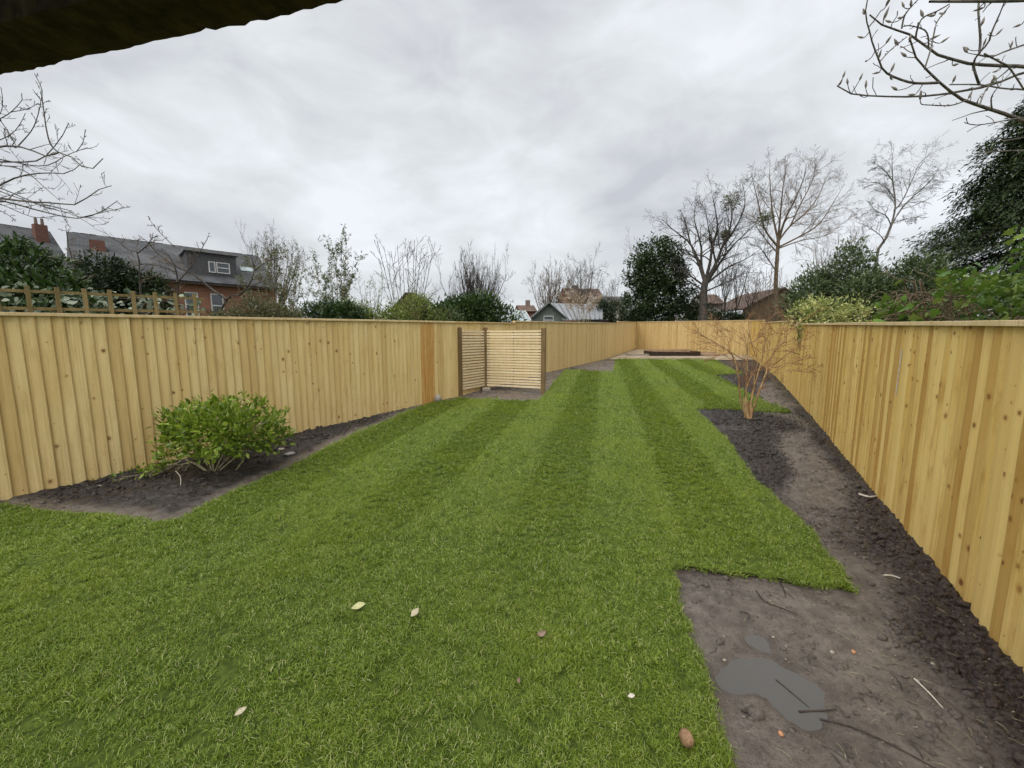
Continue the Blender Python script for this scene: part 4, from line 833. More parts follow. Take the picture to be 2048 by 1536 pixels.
def window(P, u, v, a0, a1, z0, z1, b, parent, bars=1, name='window', vbars=1):
    w = MB(); nv = -v
    def bx_(x0, x1, za, zb, off, th): w.hexa([P(x0, b - off, za), P(x1, b - off, za), P(x1, b - off + th, za), P(x0, b - off + th, za), P(x0, b - off, zb), P(x1, b - off, zb), P(x1, b - off + th, zb), P(x0, b - off + th, zb)])
    f = 0.055
    bx_(a0, a1, z0, z0 + f, 0.06, 0.08); bx_(a0, a1, z1 - f, z1, 0.06, 0.08); bx_(a0, a0 + f, z0 + f, z1 - f, 0.06, 0.08); bx_(a1 - f, a1, z0 + f, z1 - f, 0.06, 0.08)
    for k in range(bars): z = z0 + (z1 - z0) * (k + 1) / (bars + 1); bx_(a0 + f, a1 - f, z - .03, z + .03, 0.055, 0.06)
    for k in range(vbars - 1): x = a0 + (a1 - a0) * (k + 1) / vbars; bx_(x - .03, x + .03, z0 + f, z1 - f, 0.053, 0.05)
    o = w.build(name, M['white_paint'], parent)
    g_ = MB().hexa([P(a0 + .03, b - .02, z0 + .03), P(a1 - .03, b - .02, z0 + .03), P(a1 - .03, b, z0 + .03), P(a0 + .03, b, z0 + .03), P(a0 + .03, b - .02, z1 - .03), P(a1 - .03, b - .02, z1 - .03), P(a1 - .03, b, z1 - .03), P(a0 + .03, b, z1 - .03)])
    p = g_.build('pane', M['glass'], o); p.location = (0, 0, 0); return o
def gable_house(label, E, u, length, width, ze, zr, wall, roof, ridge_step=0.32, over=0.3, cat='house', name='house', end_over=0.12):
    P, u_, v_ = frame(E, u); z0 = gz(E[1]) - 0.1; root = empty(name, P(length / 2, width / 2, z0)); tag(root, label, cat)
    w = UM(); h = width / 2; sl = (zr - ze) / h
    w.wall(P(0, 0, 0), P(length, 0, 0), z0, ze); w.wall(P(length, 0, 0), P(length, width, 0), z0, ze); w.wall(P(length, width, 0), P(0, width, 0), z0, ze); w.wall(P(0, width, 0), P(0, 0, 0), z0, ze)
    for a in (0, length): w.face([P(a, 0, ze), P(a, width, ze), P(a, h, zr - 0.05)], [(0, ze), (width, ze), (h, zr)])
    w.build('wall', M[wall], root)
    r = UM(); zo = ze - sl * over + 0.06; e0, e1 = -end_over, length + end_over
    r.slope(P(e0, -over, zo), P(e1, -over, zo), P(e1, h, zr + 0.06), P(e0, h, zr + 0.06)); r.slope(P(e1, width + over, zo), P(e0, width + over, zo), P(e0, h, zr + 0.06), P(e1, h, zr + 0.06))
    ro = r.build('roof', M[roof], root, 0.08)
    MB().bar(P(e0, -over - 0.05, zo - 0.05), P(e1, -over - 0.05, zo - 0.05), 0.12, 0.10).build('gutter', M['black_void'], root)
    if ridge_step:
        tile = mesh('ridge_tile', *(lambda m_: (m_.v, m_.f))(MB().hexa([(-.15, -.14, -.07), (.15, -.14, -.07), (.15, .14, -.07), (-.15, .14, -.07), (-.15, -.05, .06), (.15, -.05, .06), (.15, .05, .06), (-.15, .05, .06)]))); tile.materials.append(M['tile_dark'])
        n = int((e1 - e0) / ridge_step)
        for k in range(n):
            o = bpy.data.objects.new('ridge_tile', tile); COL.objects.link(o); o.parent = ro; o.location = P(e0 + (k + 0.5) * ridge_step, h, zr + 0.09 + random.uniform(-.012, .012)); o.rotation_euler.z = math.atan2(u_.y, u_.x) + random.gauss(0, .03)
    return root, ro, P, u_, v_, z0
root, ro, P, u_, v_, z0 = gable_house('long brick house with slate roof and slate-clad box dormer', (-15.67, 26.0), (-0.695, -0.719), 8.9, 8.0, 4.97, 7.42, 'brick', 'slate')
dm = MB().hexa([P(1.95, 0.45, 5.0), P(4.35, 0.45, 5.0), P(4.35, 3.6, 5.0), P(1.95, 3.6, 5.0), P(1.95, 0.45, 6.72), P(4.35, 0.45, 6.72), P(4.35, 3.6, 6.72), P(1.95, 3.6, 6.72)]).build('dormer', M['slate_wall'], root)
o = MB().hexa([P(1.83, 0.28, 6.725), P(4.47, 0.28, 6.725), P(4.47, 3.7, 6.725), P(1.83, 3.7, 6.725), P(1.83, 0.28, 6.84), P(4.47, 0.28, 6.84), P(4.47, 3.7, 6.84), P(1.83, 3.7, 6.84)]).build('dormer_roof', M['lead'], dm); o.location = (0, 0, 0)
w = window(P, u_, v_, 2.30, 2.98, 5.60, 6.25, 0.45, dm, 1, vbars=1); w.location = (0, 0, 0)
w = window(P, u_, v_, 3.02, 3.36, 5.60, 6.25, 0.45, dm, 0); w.location = (0, 0, 0)
sky_w = UM(); zs = lambda b: 4.97 + b * 0.6125 + 0.15
sky_w.face([P(0.75, 1.45, zs(1.45)), P(1.5, 1.45, zs(1.45)), P(1.5, 1.95, zs(1.95)), P(0.75, 1.95, zs(1.95))], [(0, 0)] * 4)
o = sky_w.build('skylight', M['glass_pale'], ro, 0.06); o.location = (0, 0, 0)
for a0, z_0, z_1 in ((2.85, 2.9, 4.3), (4.05, 2.9, 4.3), (0.6, 2.9, 3.7), (6.9, 2.9, 4.3)): window(P, u_, v_, a0, a0 + 0.62, z_0, z_1, 0.0, root, 1)
ch = UM(); c0 = P(7.9, 2.3, 0)
for A_, B_ in (((7.6, 2.0), (8.2, 2.0)), ((8.2, 2.0), (8.2, 2.6)), ((8.2, 2.6), (7.6, 2.6)), ((7.6, 2.6), (7.6, 2.0))): ch.wall(P(*A_, 0), P(*B_, 0), 5.9, 6.95)
ch.face([P(7.6, 2.0, 6.95), P(8.2, 2.0, 6.95), P(8.2, 2.6, 6.95), P(7.6, 2.6, 6.95)], [(0, 0)] * 4); o = ch.build('chimney', M['brick_dark'], ro); o.location = (0, 0, 0)
root, ro, P, u_, v_, z0 = gable_house('slate-roofed house with a red brick chimney at the far left', (-27.1, 24.6), (-0.43, -0.9), 11, 7.4, 5.2, 8.45, 'brick_dark', 'slate')
ch = UM(); C4 = ((0.25, 2.6), (0.8, 2.6), (0.8, 3.1), (0.25, 3.1))
for A_, B_ in zip(C4, C4[1:] + C4[:1]): ch.wall(P(*A_, 0), P(*B_, 0), 6.6, 8.75)
ch.face([P(*q, 8.75) for q in C4], [(0, 0)] * 4); o = ch.build('chimney', M['brick_dark'], ro); o.location = (0, 0, 0)
for k in range(2):
    pz = P(0.39 + 0.27 * k, 2.85, 8.75); v0 = []; q = MB()
    o = tube_obj('chimney_pot', [(*line_set([[pz, pz + Vector((0, 0, .22)), pz + Vector((0, 0, .42))]], 4, .08, .065), 8)], M['brick_dark'], ro); o.location = (0, 0, 0)
# sage summerhouse, gable towards the garden, with a long grey roof; glasshouse beside it
a = at(1066, 640, 27.0); b = at(1128, 640, 27.0); w_ = b.x - a.x; zg = gz(27)
root = empty('summerhouse', ((a.x + b.x) / 2, 27, zg)); tag(root, 'sage-green gabled summerhouse with long grey seamed roof behind the fence', 'building')
zE, zR = at(1066, 633, 27).z, at(1097, 606, 27).z; um = UM(); mx_ = (a.x + b.x) / 2
um.face([(a.x, 27, zg - .1), (b.x, 27, zg - .1), (b.x, 27, zE), (mx_, 27, zR), (a.x, 27, zE)], [(0, 0), (w_, 0), (w_, 2), (w_ / 2, 3), (0, 2)])
um.wall((a.x, 30.5), (a.x, 27), zg - .1, zE); um.wall((b.x, 27), (b.x + 0.0, 30.5), zg - .1, zE); um.build('wall', M['green_paint'], root)
sl_ = (zR - zE) / (w_ / 2)
for s_, nm in ((-1, 'left'), (1, 'right')):
    ex = mx_ + s_ * (w_ / 2 + .18); ez = zE - sl_ * .18
    r = UM(); r.slope((ex, 26.75, ez + .05), (ex, 30.6, ez + .05), (mx_, 30.6, zR + .05), (mx_, 26.75, zR + .05)); r.build('roof', M['metal_roof'], root, .05)
    MB().bar((ex, 26.72, ez + .0), (mx_, 26.72, zR + .0), .05, .16, (0, -1, 0)).build('barge_board', M['green_paint'], root)
Pn, un, vn = frame((mx_ - .5, 27), (1, 0)); window(Pn, un, vn, 0.15, 0.85, zE - .55, zE + .05, 0.0, root, 1)
a = at(1105, 604, 29); b = at(1212, 604, 29); c_ = at(1126, 640, 26.6); d_ = at(1205, 638, 26.6)
r = UM(); r.slope((c_.x, 26.6, c_.z), (d_.x, 26.6, d_.z), (b.x, 30, b.z - .1), (a.x, 30, a.z)); r.build('long_roof', M['metal_roof'], root, .05)
for k in range(9):
    f = (k + .3) / 9; p0 = Vector((c_.x, 26.6, c_.z)).lerp(Vector((d_.x, 26.6, d_.z)), f) + Vector((0, -.02, .03)); p1 = Vector((a.x, 30, a.z)).lerp(Vector((b.x, 30, b.z - .1)), f) + Vector((0, -.02, .03))
    MB().bar(p0, p1, .06, .05).build('roof_seam', M['lead'], root)
MB().hexa([(c_.x + .1, 26.75, zg - .1), (d_.x, 26.75, zg - .1), (d_.x, 30.5, zg - .1), (c_.x + .1, 30.5, zg - .1), (c_.x + .1, 26.75, c_.z - .1), (d_.x, 26.75, d_.z - .1), (d_.x, 30.5, d_.z - .1), (c_.x + .1, 30.5, c_.z - .1)]).build('side_wall', M['slate_wall'], root)
root = empty('glasshouse', (at(1035, 640, 24).x, 24, gz(24))); tag(root, 'white-barred glasshouse roof between dark laurel and summerhouse', 'glasshouse')
p = [at(1004, 642, 23.5), at(1062, 642, 23.5), at(1050, 622, 25.2), at(1006, 618, 25.2)]
r = UM(); r.slope(*p); r.build('glass_roof', M['glass_pale'], root, .02)
MB().hexa([(p[0].x, 23.6, gz(23)), (p[1].x, 23.6, gz(23)), (p[1].x, 25.3, gz(23)), (p[0].x, 25.3, gz(23)), (p[0].x, 23.6, p[0].z - .03), (p[1].x, 23.6, p[1].z - .03), (p[1].x, 25.3, p[1].z - .03), (p[0].x, 25.3, p[0].z - .03)]).build('glass_wall', M['glass_pale'], root)
for k in range(6):
    f = k / 5; MB().bar(p[0].lerp(p[1], f) + Vector((0, -.02, .03)), p[3].lerp(p[2], f) + Vector((0, -.02, .03)), .05, .05).build('glazing_bar', M['white_paint'] if k % 2 else M['lead'], root)
# far houses and sheds
def far_house(label, px0, px1, pyr, pye, Y, wall, roof, u=(1, 0.15), cat='house', name='house', depth=6, rs=0):
    a = at(px0, pye, Y); b = at(px1, pye, Y); zr = at((px0 + px1) / 2, pyr, Y + depth / 2).z; return gable_house(label, (a.x, a.y), u, (b.x - a.x), depth, a.z, zr, wall, roof, rs, 0.2, cat, name)
q = far_house('distant brick house with brown tiled roof behind pampas plumes', 1136, 1212, 577, 597, 62, 'brick', 'tile_brown')
ch = MB().box(q[2](2.0, 3, at(1158, 572, 64).z - .6), (0.9, 0.7, 1.6)).build('chimney', M['brick_dark'], q[1]); ch.location = (0, 0, 0)
q = far_house('distant low house with brown roof left of the summerhouse', 1040, 1074, 611, 622, 66, 'brick_dark', 'tile_brown')
ch = MB().box(q[2](1.9, 3, at(1058, 604, 68).z - .4), (0.8, 0.7, 1.6)).build('chimney', M['brick_dark'], q[1]); ch.location = (0, 0, 0)
P, u_, v_ = None, None, None
a = at(786, 625, 38); b = at(872, 625, 38); ap = at(815, 586, 38)
root = empty('cottage', ((a.x + b.x) / 2, 38, gz(38))); tag(root, 'dark steep-roofed cottage half hidden behind the yellow-green shoots', 'house')
r = UM(); um = UM()
um.face([(a.x, 38, gz(38)), (b.x, 38, gz(38)), (b.x, 38, a.z), (ap.x + .6, 38, ap.z), (ap.x, 38, ap.z), (a.x, 38, a.z)], [(0, 0), (4, 0), (4, 2), (2, 4), (2, 4), (0, 2)]); um.build('wall', M['brick_dark'], root, 0.2)
r.slope((a.x - .3, 37.7, a.z), (a.x - .3, 44, a.z), (ap.x, 44, ap.z), (ap.x, 37.7, ap.z)); r.slope((b.x + .3, 37.7, a.z), (b.x + .3, 44, a.z), (ap.x + .6, 44, ap.z), (ap.x + .6, 37.7, ap.z)); r.build('roof', M['tile_dark'], root, .1)
# black flat-roofed shed and white garage behind the far left corner
a = at(1158, 640, 24.6); b = at(1242, 640, 27.5)
root = empty('flat_roofed_shed', ((a.x + b.x) / 2, 27, gz(27))); tag(root, 'black flat-roofed shed edge just above the fence corner', 'shed')
pA, pB = at(1178, 633, 25.6), at(1240, 643, 30.5)
MB().hexa([(pA.x, 26.6, gz(27)), (pB.x - .4, 29.6, gz(27)), (pB.x - .6, 33, gz(27)), (pA.x, 33, gz(27)), (pA.x, 26.6, 2.75), (pB.x - .4, 29.6, 2.78), (pB.x - .6, 33, 2.78), (pA.x, 33, 2.75)]).build('wall', M['slate_wall'], root)
MB().hexa([(pA.x - .2, 26.3, 2.76), (pB.x - .2, 29.4, 2.79), (pB.x - .2, 33.2, 2.79), (pA.x - .2, 33.2, 2.76), (pA.x - .2, 26.3, 2.92), (pB.x - .2, 29.4, 2.95), (pB.x - .2, 33.2, 2.95), (pA.x - .2, 33.2, 2.92)]).build('roof', M['black_void'], root)
far_house('white rendered garage half hidden by the small dark conifer', 1186, 1256, 594, 605, 44, 'render_cream', 'tile_dark', (1, 0), 'garage', 'garage', 5)
far_house('narrow pinkish-grey shed beside the dark forked tree trunk', 1410, 1446, 590, 606, 36, 'render_cream', 'tile_brown', (1, 0), 'shed', 'garden_shed', 3)
a = at(1488, 618, 33); b = at(1640, 618, 33); ap = at(1566, 578, 33)
root = empty('brick_outbuilding', ((a.x + b.x) / 2, 33, gz(33))); tag(root, 'brown gabled outbuilding behind the tall tree at the far right corner', 'building')
um = UM(); um.face([(a.x, 33, gz(33)), (b.x, 33, gz(33)), (b.x, 33, a.z), (ap.x, 33, ap.z), (a.x, 33, a.z)], [(0, 0), (6, 0), (6, 2), (3, 4), (0, 2)]); um.build('wall', M['brown_cladding'], root, .2)
r = UM(); r.slope((a.x - .3, 32.7, a.z - .1), (a.x - .3, 39, a.z - .1), (ap.x, 39, ap.z + .06), (ap.x, 32.7, ap.z + .06)); r.slope((b.x + .3, 32.7, a.z - .1), (b.x + .3, 39, a.z - .1), (ap.x, 39, ap.z + .06), (ap.x, 32.7, ap.z + .06)); r.build('roof', M['tile_brown'], root, .1)

# ------------------------------------------------------------------ trellis above the left fence
root = empty('trellis', (-5.2, 3.6, K * 3.6 + 1.8)); tag(root, 'weathered square trellis standing above the left fence', 'trellis')
tl = [(x - 0.105, y + 0.07) for x, y in ((-6.25, 1.75), (-5.04, 3.62), (-4.02, 5.19))]
for k, (x, y, a) in enumerate(along(tl, 0.03, 0.198)):
    h = 0.325 + 0.03 * k / 20; z = K * y + 1.76
    MB().box((x, y, z + h / 2), (0.034, 0.020, h), a).build('upright', M['trellis_wood'], root)
for (ax, ay), (bx_, by_) in zip(tl[:-1], tl[1:]):
    for hz in (0.115, 0.29):
        nx, ny = -(by_ - ay), (bx_ - ax); l = math.hypot(nx, ny); nx, ny = nx / l * .02, ny / l * .02
        MB().bar((ax + nx, ay + ny, K * ay + 1.76 + hz), (bx_ + nx, by_ + ny, K * by_ + 1.76 + hz + .01), .018, .030).build('cross_rail', M['trellis_wood'], root)

# ------------------------------------------------------------------ shrubs and trees behind the left fence
bush('big rounded laurel behind the trellis at the left edge', [*blob(-110, 150, 500, 640, 7.6, 4, 1, 0.9), (at(20, 565, 7.6).x, 7.6, at(20, 570, 7.6).z, 0.95, 0.8, 0.75)], 620, 22, 0.10, 0.11, 0.42, 'leaf_laurel', 31)
bush('dense dark bush in front of the brick house', blob(150, 300, 490, 650, 12.5, 3, 2, 0.9), 800, 24, 0.11, 0.12, 0.38, 'leaf_dark', 32)
g = np.random.default_rng(77)
# ivy with pale leaves woven behind the trellis
root = empty('climbing_ivy', (-4.7, 4.5, gz(4.5))); tag(root, 'ivy with pale glossy leaves climbing behind the trellis', 'climber')
pp = along([(x - .11, y + .1) for x, y in tl], 0.0, 0.012); pp = np.array([(x, y) for x, y, a in pp]); n = 820
i = g.choice(len(pp), n, p=(lambda w_: w_ / w_.sum())(np.linspace(0.25, 1, len(pp)))); P = np.stack([pp[i, 0] - g.uniform(0.02, .25, n), pp[i, 1] + g.uniform(0.02, .2, n), K * pp[i, 1] + 1.72 + 0.42 * g.uniform(0, 1, n) ** 1.5], -1)
D = unit(g.normal(0, .6, (n, 3)) + np.array([.3, -.5, -.2])); N = unit(np.array([.5, -.7, .6]) + g.normal(0, .5, (n, 3))); LL = g.uniform(.04, .085, n); leaf_obj('foliage', P, D, N, LL, LL * .75, M['leaf_pale'], root, g)
S0 = line_set([[(pp[j, 0] - .1, pp[j, 1] + .08, K * pp[j, 1] - .05), (pp[j, 0] - .12, pp[j, 1] + .08, 1.2), (pp[min(j + 30, len(pp) - 1), 0] - .1, pp[min(j + 30, len(pp) - 1), 1] + .1, 2.1)] for j in range(10, len(pp) - 5, 32)], 8, .012, .005); tube_obj('stems', [(*S0, 5), (*grow(g, *S0, 6, .6, 1, (50, 15), (.1, .25), 0, .2, 5, .003), 3)], M['bark_brown'], root)
# crooked thorn tree against the house
g = np.random.default_rng(15); root = empty('thorn_tree', (at(330, 640, 9.5).x, 9.5, gz(9.5))); tag(root, 'crooked dark leafless thorn tree in front of the brick house', 'tree')
def cc(pts_, Y0, Y1): return [np.array(at(x_ / 3.657, 380 + y_ / 3.657, Y0 + (Y1 - Y0) * i / (len(pts_) - 1))) for i, (x_, y_) in enumerate(pts_)]
th_ = [([(1480, 1150), (1660, 800), (1750, 770), (1830, 680), (1860, 590), (1840, 490)], 9.5, 9.2, .035, .008), ([(1660, 800), (1540, 720), (1420, 620), (1290, 560), (1150, 460), (1080, 380), (1010, 330)], 9.4, 9.0, .03, .006), ([(1250, 1200), (1300, 760), (1290, 600), (1250, 500), (1180, 430)], 9.6, 9.4, .04, .008),
       ([(1050, 1100), (1020, 600), (1010, 460), (920, 430), (860, 370), (800, 340)], 9.7, 9.5, .035, .006), ([(1290, 680), (1400, 560), (1480, 420), (1520, 350)], 9.5, 9.6, .016, .006), ([(1010, 460), (1080, 400), (1120, 330)], 9.6, 9.4, .014, .005), ([(1290, 600), (1100, 540), (960, 560)], 9.6, 9.8, .016, .006),
       ([(1860, 590), (1960, 520), (2100, 480)], 9.3, 9.3, .012, .005), ([(1750, 770), (1850, 700), (2000, 640), (2100, 620)], 9.4, 9.6, .012, .005), ([(1280, 420), (1150, 290), (1090, 210)], 9.3, 9.3, .009, .004), ([(700, 1100), (620, 700), (520, 560), (420, 480), (360, 440)], 10, 10, .02, .006), ([(560, 640), (500, 400), (480, 260)], 10, 10, .012, .005)]
S0 = line_set([cc(q[0], q[1], q[2]) for q in th_], 14, [q[3] for q in th_], [q[4] for q in th_]); S1 = grow(g, *S0, 9, .25, 1, (50, 16), (.15, .32), .1, .2, 6, .005, .55); S2 = grow(g, *S1, 5, .2, 1, (45, 15), (.3, .55), .1, .15, 4, .0035, .6)
tube_obj('trunk', [(S0[0][[0, 2, 3, 10]], S0[1][[0, 2, 3, 10]], 6)], M['bark_dark'], root); k_ = [1, 4, 5, 6, 7, 8, 9, 11]; tube_obj('branches', [(S0[0][k_], S0[1][k_], 6)], M['bark_dark'], root); tube_obj('twigs', [(*S1, 4), (*S2, 3)], M['bark_brown'], root)['kind'] = 'stuff'
bush('low olive-brown shrub showing over the fence below the house', blob(420, 590, 586, 670, 9.2, 5, 3, .5), 620, 22, .06, .06, .34, 'leaf_olive', 33, stem_mat='bark_twiggy')
bush('dark green low bush left of the yellow-green shoots', blob(600, 705, 590, 670, 10.2, 3, 4, .5), 380, 22, .07, .08, .4, 'leaf_laurel', 34)
bush('loose yellowish shrub over the fence, middle of the left run', blob(686, 800, 584, 672, 11.2, 4, 5, .6), 420, 18, .09, .08, .34, 'leaf_yellow', 35, stem_mat='bark_twiggy')
bush('bright yellow-green bushy shoots under the bare whips', blob(790, 885, 578, 672, 12.2, 4, 6, .6), 360, 18, .09, .085, .26, 'leaf_yellow', 36)
bush('small olive shrub left of the dark glossy laurel', blob(850, 915, 600, 665, 12.6, 2, 16, .5), 120, 20, .08, .07, .35, 'leaf_mid', 46)
bush('dark glossy rounded laurel left of the glasshouse', blob(880, 1018, 577, 668, 15.0, 4, 7, 1.0), 420, 24, .13, .15, .42, 'leaf_laurel', 37)
# airy tall shrubs with small scattered leaves
def airy(label, px, py0, py1, spread, Y, nst, seed, mat, lmat, L, nl, name='tall_shrub', base_py=650, lasp=.3, rmin=.004, whip=False, cat='shrub'):
    g = np.random.default_rng(seed); b_ = at(px, base_py, Y); root = empty(name, (b_.x, Y, gz(Y))); tag(root, label, cat); ln = []
    for i in range(nst):
        f = (i + .5) / nst * 2 - 1; t_ = at(px + spread * f * g.uniform(.7, 1.1), py0 + (py1 - py0) * g.uniform(0, 1) * (0.3 + abs(f)), Y + g.uniform(-.5, .5)); s_ = np.array([b_.x + f * .25, Y + g.uniform(-.2, .2), gz(Y) - .05])
        ln.append([s_, (s_ * .45 + np.array(t_) * .55) + np.array([-f * .08, 0, .1]), np.array(t_)])
    S0 = line_set(ln, 10, .016, rmin); S1 = grow(g, *S0, 6, .45, .98, (32, 10), (.16, .34), .12, .1, 6, rmin * .8, .6); sets = [(*S0, 5), (*S1, 4)]; S2 = grow(g, *S1, 3, .2, 1, (35, 10), (.3, .6), .1, .1, 4, rmin * .7); sets.append((*S2, 3))
    tube_obj('stems', sets, M[mat], root)
    if nl:
        al = np.concatenate([S1[0].reshape(-1, 3), S2[0].reshape(-1, 3)]); i = g.integers(0, len(al), nl); P = al[i] + g.normal(0, .03, (nl, 3)); D = unit(g.normal(0, .6, (nl, 3)) + np.array([0, 0, .3])); N = unit(g.normal(0, .6, (nl, 3)) + np.array([0, -.3, .7])); LL = L * g.uniform(.6, 1.3, nl); leaf_obj('foliage', P, D, N, LL, LL * lasp, M[lmat], root, g)
    return root
airy('airy bamboo-like shrub with small dark leaves against the sky', 560, 490, 560, 80, 13, 12, 41, 'bark_twiggy', 'leaf_bamboo', .085, 3600)
airy('tallest leafy bamboo-like shoots right of the brick house', 672, 478, 575, 48, 12.5, 9, 42, 'bark_twiggy', 'leaf_bamboo', .09, 3000)
airy('clump of bare whippy shoots rising above the yellow-green bush', 815, 478, 540, 70, 14, 11, 43, 'bark_grey', 'leaf_mid', .1, 0, 'bare_shoots', rmin=.0075)
airy('thin leafless shoots between the two bamboo-like shrubs', 745, 540, 600, 45, 14, 8, 44, 'bark_grey', 'leaf_yellow', .1, 260, 'bare_shoots')
# bare trees standing against the sky
def traced_tree(label, Y, sc_, ox, oy, trunk, limbs, rt, rl, mat, seed, sub=(9, 6, 5), up=.04, droop=0.0, tw=None, dep=2.6):
    g = np.random.default_rng(seed); rmin = Y * .00019
    def L_(pts_, w): return [np.array(at(ox + x_ / sc_, oy + y_ / sc_, Y + w * (i / max(1, len(pts_) - 1)))) for i, (x_, y_) in enumerate(pts_)]
    T = L_(trunk, 0); T[0] = np.array([T[0][0], Y, gz(Y) - .1]); root = empty('bare_tree', (T[0][0], Y, gz(Y))); tag(root, label, 'tree')
    S0 = line_set([T], 10, rt, rt * .62); S1 = line_set([L_(l, g.uniform(-dep, dep)) for l in limbs], 14, rl, rmin * 1.3)
    S2 = grow(g, *S1, sub[0], .18, .98, (44, 12), (.24, .50), up, .16, 7, rmin, .5, .45, -droop * .5); S3 = grow(g, *S2, sub[1], .15, 1, (44, 13), (.34, .6), up, .17, 5, rmin * .8, .6, .4, -droop); S4 = grow(g, *S3, sub[2], .2, 1, (44, 14), (.35, .6), up, .17, 4, rmin * .65, .7, .3, -droop * 1.6)
    tube_obj('trunk', [(*S0, 9)], mat, root); tube_obj('branches', [(*S1, 6), (*S2, 4)], mat, root); tube_obj('twigs', [(*S3, 3), (*S4, 3)], tw or mat, root)['kind'] = 'stuff'; return root
bare_tree('pale leafless tree behind the right end of the brick house', at(535, 600, 42).x, 42, 11.6, .18, 12, M['bark_grey'], 51, .17, 46, .16, (8, 6, 6), fit=(482, 602, 455))
bare_tree('round-headed leafless tree above the dark laurel', at(950, 600, 46).x, 46, 11.2, .14, 17, M['bark_dark'], 52, .22, 62, .16, (9, 7, 6), fit=(886, 1014, 494))
bare_tree('leafless tree just left of the pampas plumes', at(1100, 600, 52).x, 52, 11.4, .16, 11, M['bark_brown'], 53, .18, 44, .16, (8, 6, 6), fit=(1060, 1146, 520))
bare_tree('slender leafless tree above the distant brick house', at(1168, 600, 54).x, 54, 13.4, .3, 8, M['bark_grey'], 54, .17, 46, .08, (8, 6, 5), fit=(1118, 1210, 497))
traced_tree('dark spreading leafless tree with a thick forked trunk behind end fence', 29, 4.096, 1200, 300, [(850, 1400), (848, 1180), (868, 1060)],
    [[(860, 1080), (800, 900), (740, 770), (660, 700), (560, 620), (490, 545)], [(860, 1060), (830, 950), (830, 800), (790, 640), (770, 540), (800, 400)], [(865, 1060), (900, 930), (920, 800), (960, 650), (950, 520), (910, 330)], [(880, 1060), (950, 930), (1000, 800), (1070, 620), (1080, 450), (1060, 340)],
     [(885, 1070), (1000, 900), (1100, 770), (1230, 650), (1310, 560)], [(880, 1090), (1050, 960), (1200, 890), (1330, 800)], [(850, 1110), (740, 1030), (640, 960), (540, 890)], [(845, 1150), (700, 1060), (570, 1010)], [(860, 1160), (1000, 1100), (1150, 1030), (1230, 990)], [(740, 770), (700, 600), (660, 490)], [(950, 930), (900, 700), (870, 520), (860, 420)], [(1000, 800), (1130, 600), (1190, 420), (1160, 260)]],
    .36, [.13, .11, .12, .13, .11, .085, .085, .07, .065, .065, .07, .08], M['bark_dark'], 55, (13, 8, 6))
mr = bpy.data.objects[[o.name for o in COL.objects if o.get('label', '').startswith('dark spreading')][0]]; g = np.random.default_rng(6)
for px, py, r_ in ((1462, 403, .62), (1531, 437, .5), (1452, 470, .35)):
    c_ = np.array(at(px, py, 29.2)); n = 420; P = c_ + unit(g.normal(size=(n, 3))) * (g.uniform(0, 1, n) ** .5 * r_)[:, None]; leaf_obj('mistletoe', P, unit(P - c_ + g.normal(0, .3, (n, 3))), unit(g.normal(size=(n, 3))), g.uniform(.12, .24, n), .05, M['leaf_olive'], mr, g)
traced_tree('tallest leafless tree with upswept branches behind far right corner', 31, 4.096, 1200, 300, [(1450, 1400), (1440, 1100), (1450, 900), (1462, 720)],
    [[(1460, 740), (1420, 560), (1400, 380), (1390, 200), (1392, 110)], [(1465, 730), (1520, 560), (1600, 400), (1670, 230), (1690, 110)], [(1465, 740), (1560, 620), (1700, 500), (1810, 340), (1850, 210)], [(1455, 800), (1650, 700), (1800, 600), (1930, 400), (2000, 280)], [(1455, 790), (1350, 650), (1300, 450), (1255, 260), (1240, 180)], [(1462, 710), (1480, 500), (1500, 300), (1535, 90)],
     [(1452, 840), (1380, 760), (1290, 640), (1260, 540)], [(1560, 620), (1640, 450), (1740, 250), (1780, 60)], [(1455, 810), (1650, 740), (1850, 700), (2010, 580)], [(1445, 1000), (1350, 850), (1280, 760)]],
    .19, [.085, .09, .08, .075, .08, .08, .055, .055, .055, .05], M['bark_brown'], 56, (13, 8, 6), .10)
traced_tree('pale drooping birch left of the big dark conifer', 38, 3.746, 1548, 250, [(750, 1250), (770, 980), (830, 870), (882, 740)],
    [[(880, 750), (910, 600), (890, 420), (885, 250), (900, 170)], [(882, 745), (960, 620), (1060, 520), (1170, 420), (1240, 310)], [(900, 640), (960, 570), (1040, 400), (1090, 290), (1170, 210)], [(878, 755), (840, 680), (760, 640), (690, 560)], [(890, 420), (820, 330), (730, 270)], [(826, 885), (800, 830), (700, 760), (610, 720)], [(880, 740), (1000, 700), (1100, 690)], [(905, 560), (850, 480), (760, 430), (660, 450)]],
    .16, [.085, .08, .065, .06, .045, .045, .045, .045], M['bark_grey'], 57, (14, 8, 6), .02, .08)
bare_tree('leafless tree with fine twigs between tallest tree and birch', at(1665, 600, 36).x, 36, 11.0, .2, 9, M['bark_brown'], 58, .14, 34, .12, (8, 6, 5), fit=(1620, 1725, 450))
bare_tree('small leafless tree behind the ivy-clad evergreen', at(1288, 600, 36).x, 36, 10.2, .3, 8, M['bark_grey'], 59, .13, 40, .08, (7, 6, 5), fit=(1246, 1335, 462))
bare_tree('small leafless shrub-tree above the small dark conifer', at(1222, 600, 33).x, 33, 5.6, .2, 6, M['bark_grey'], 60, .07, 38, .1, (6, 5, 4), fit=(1196, 1246, 552))
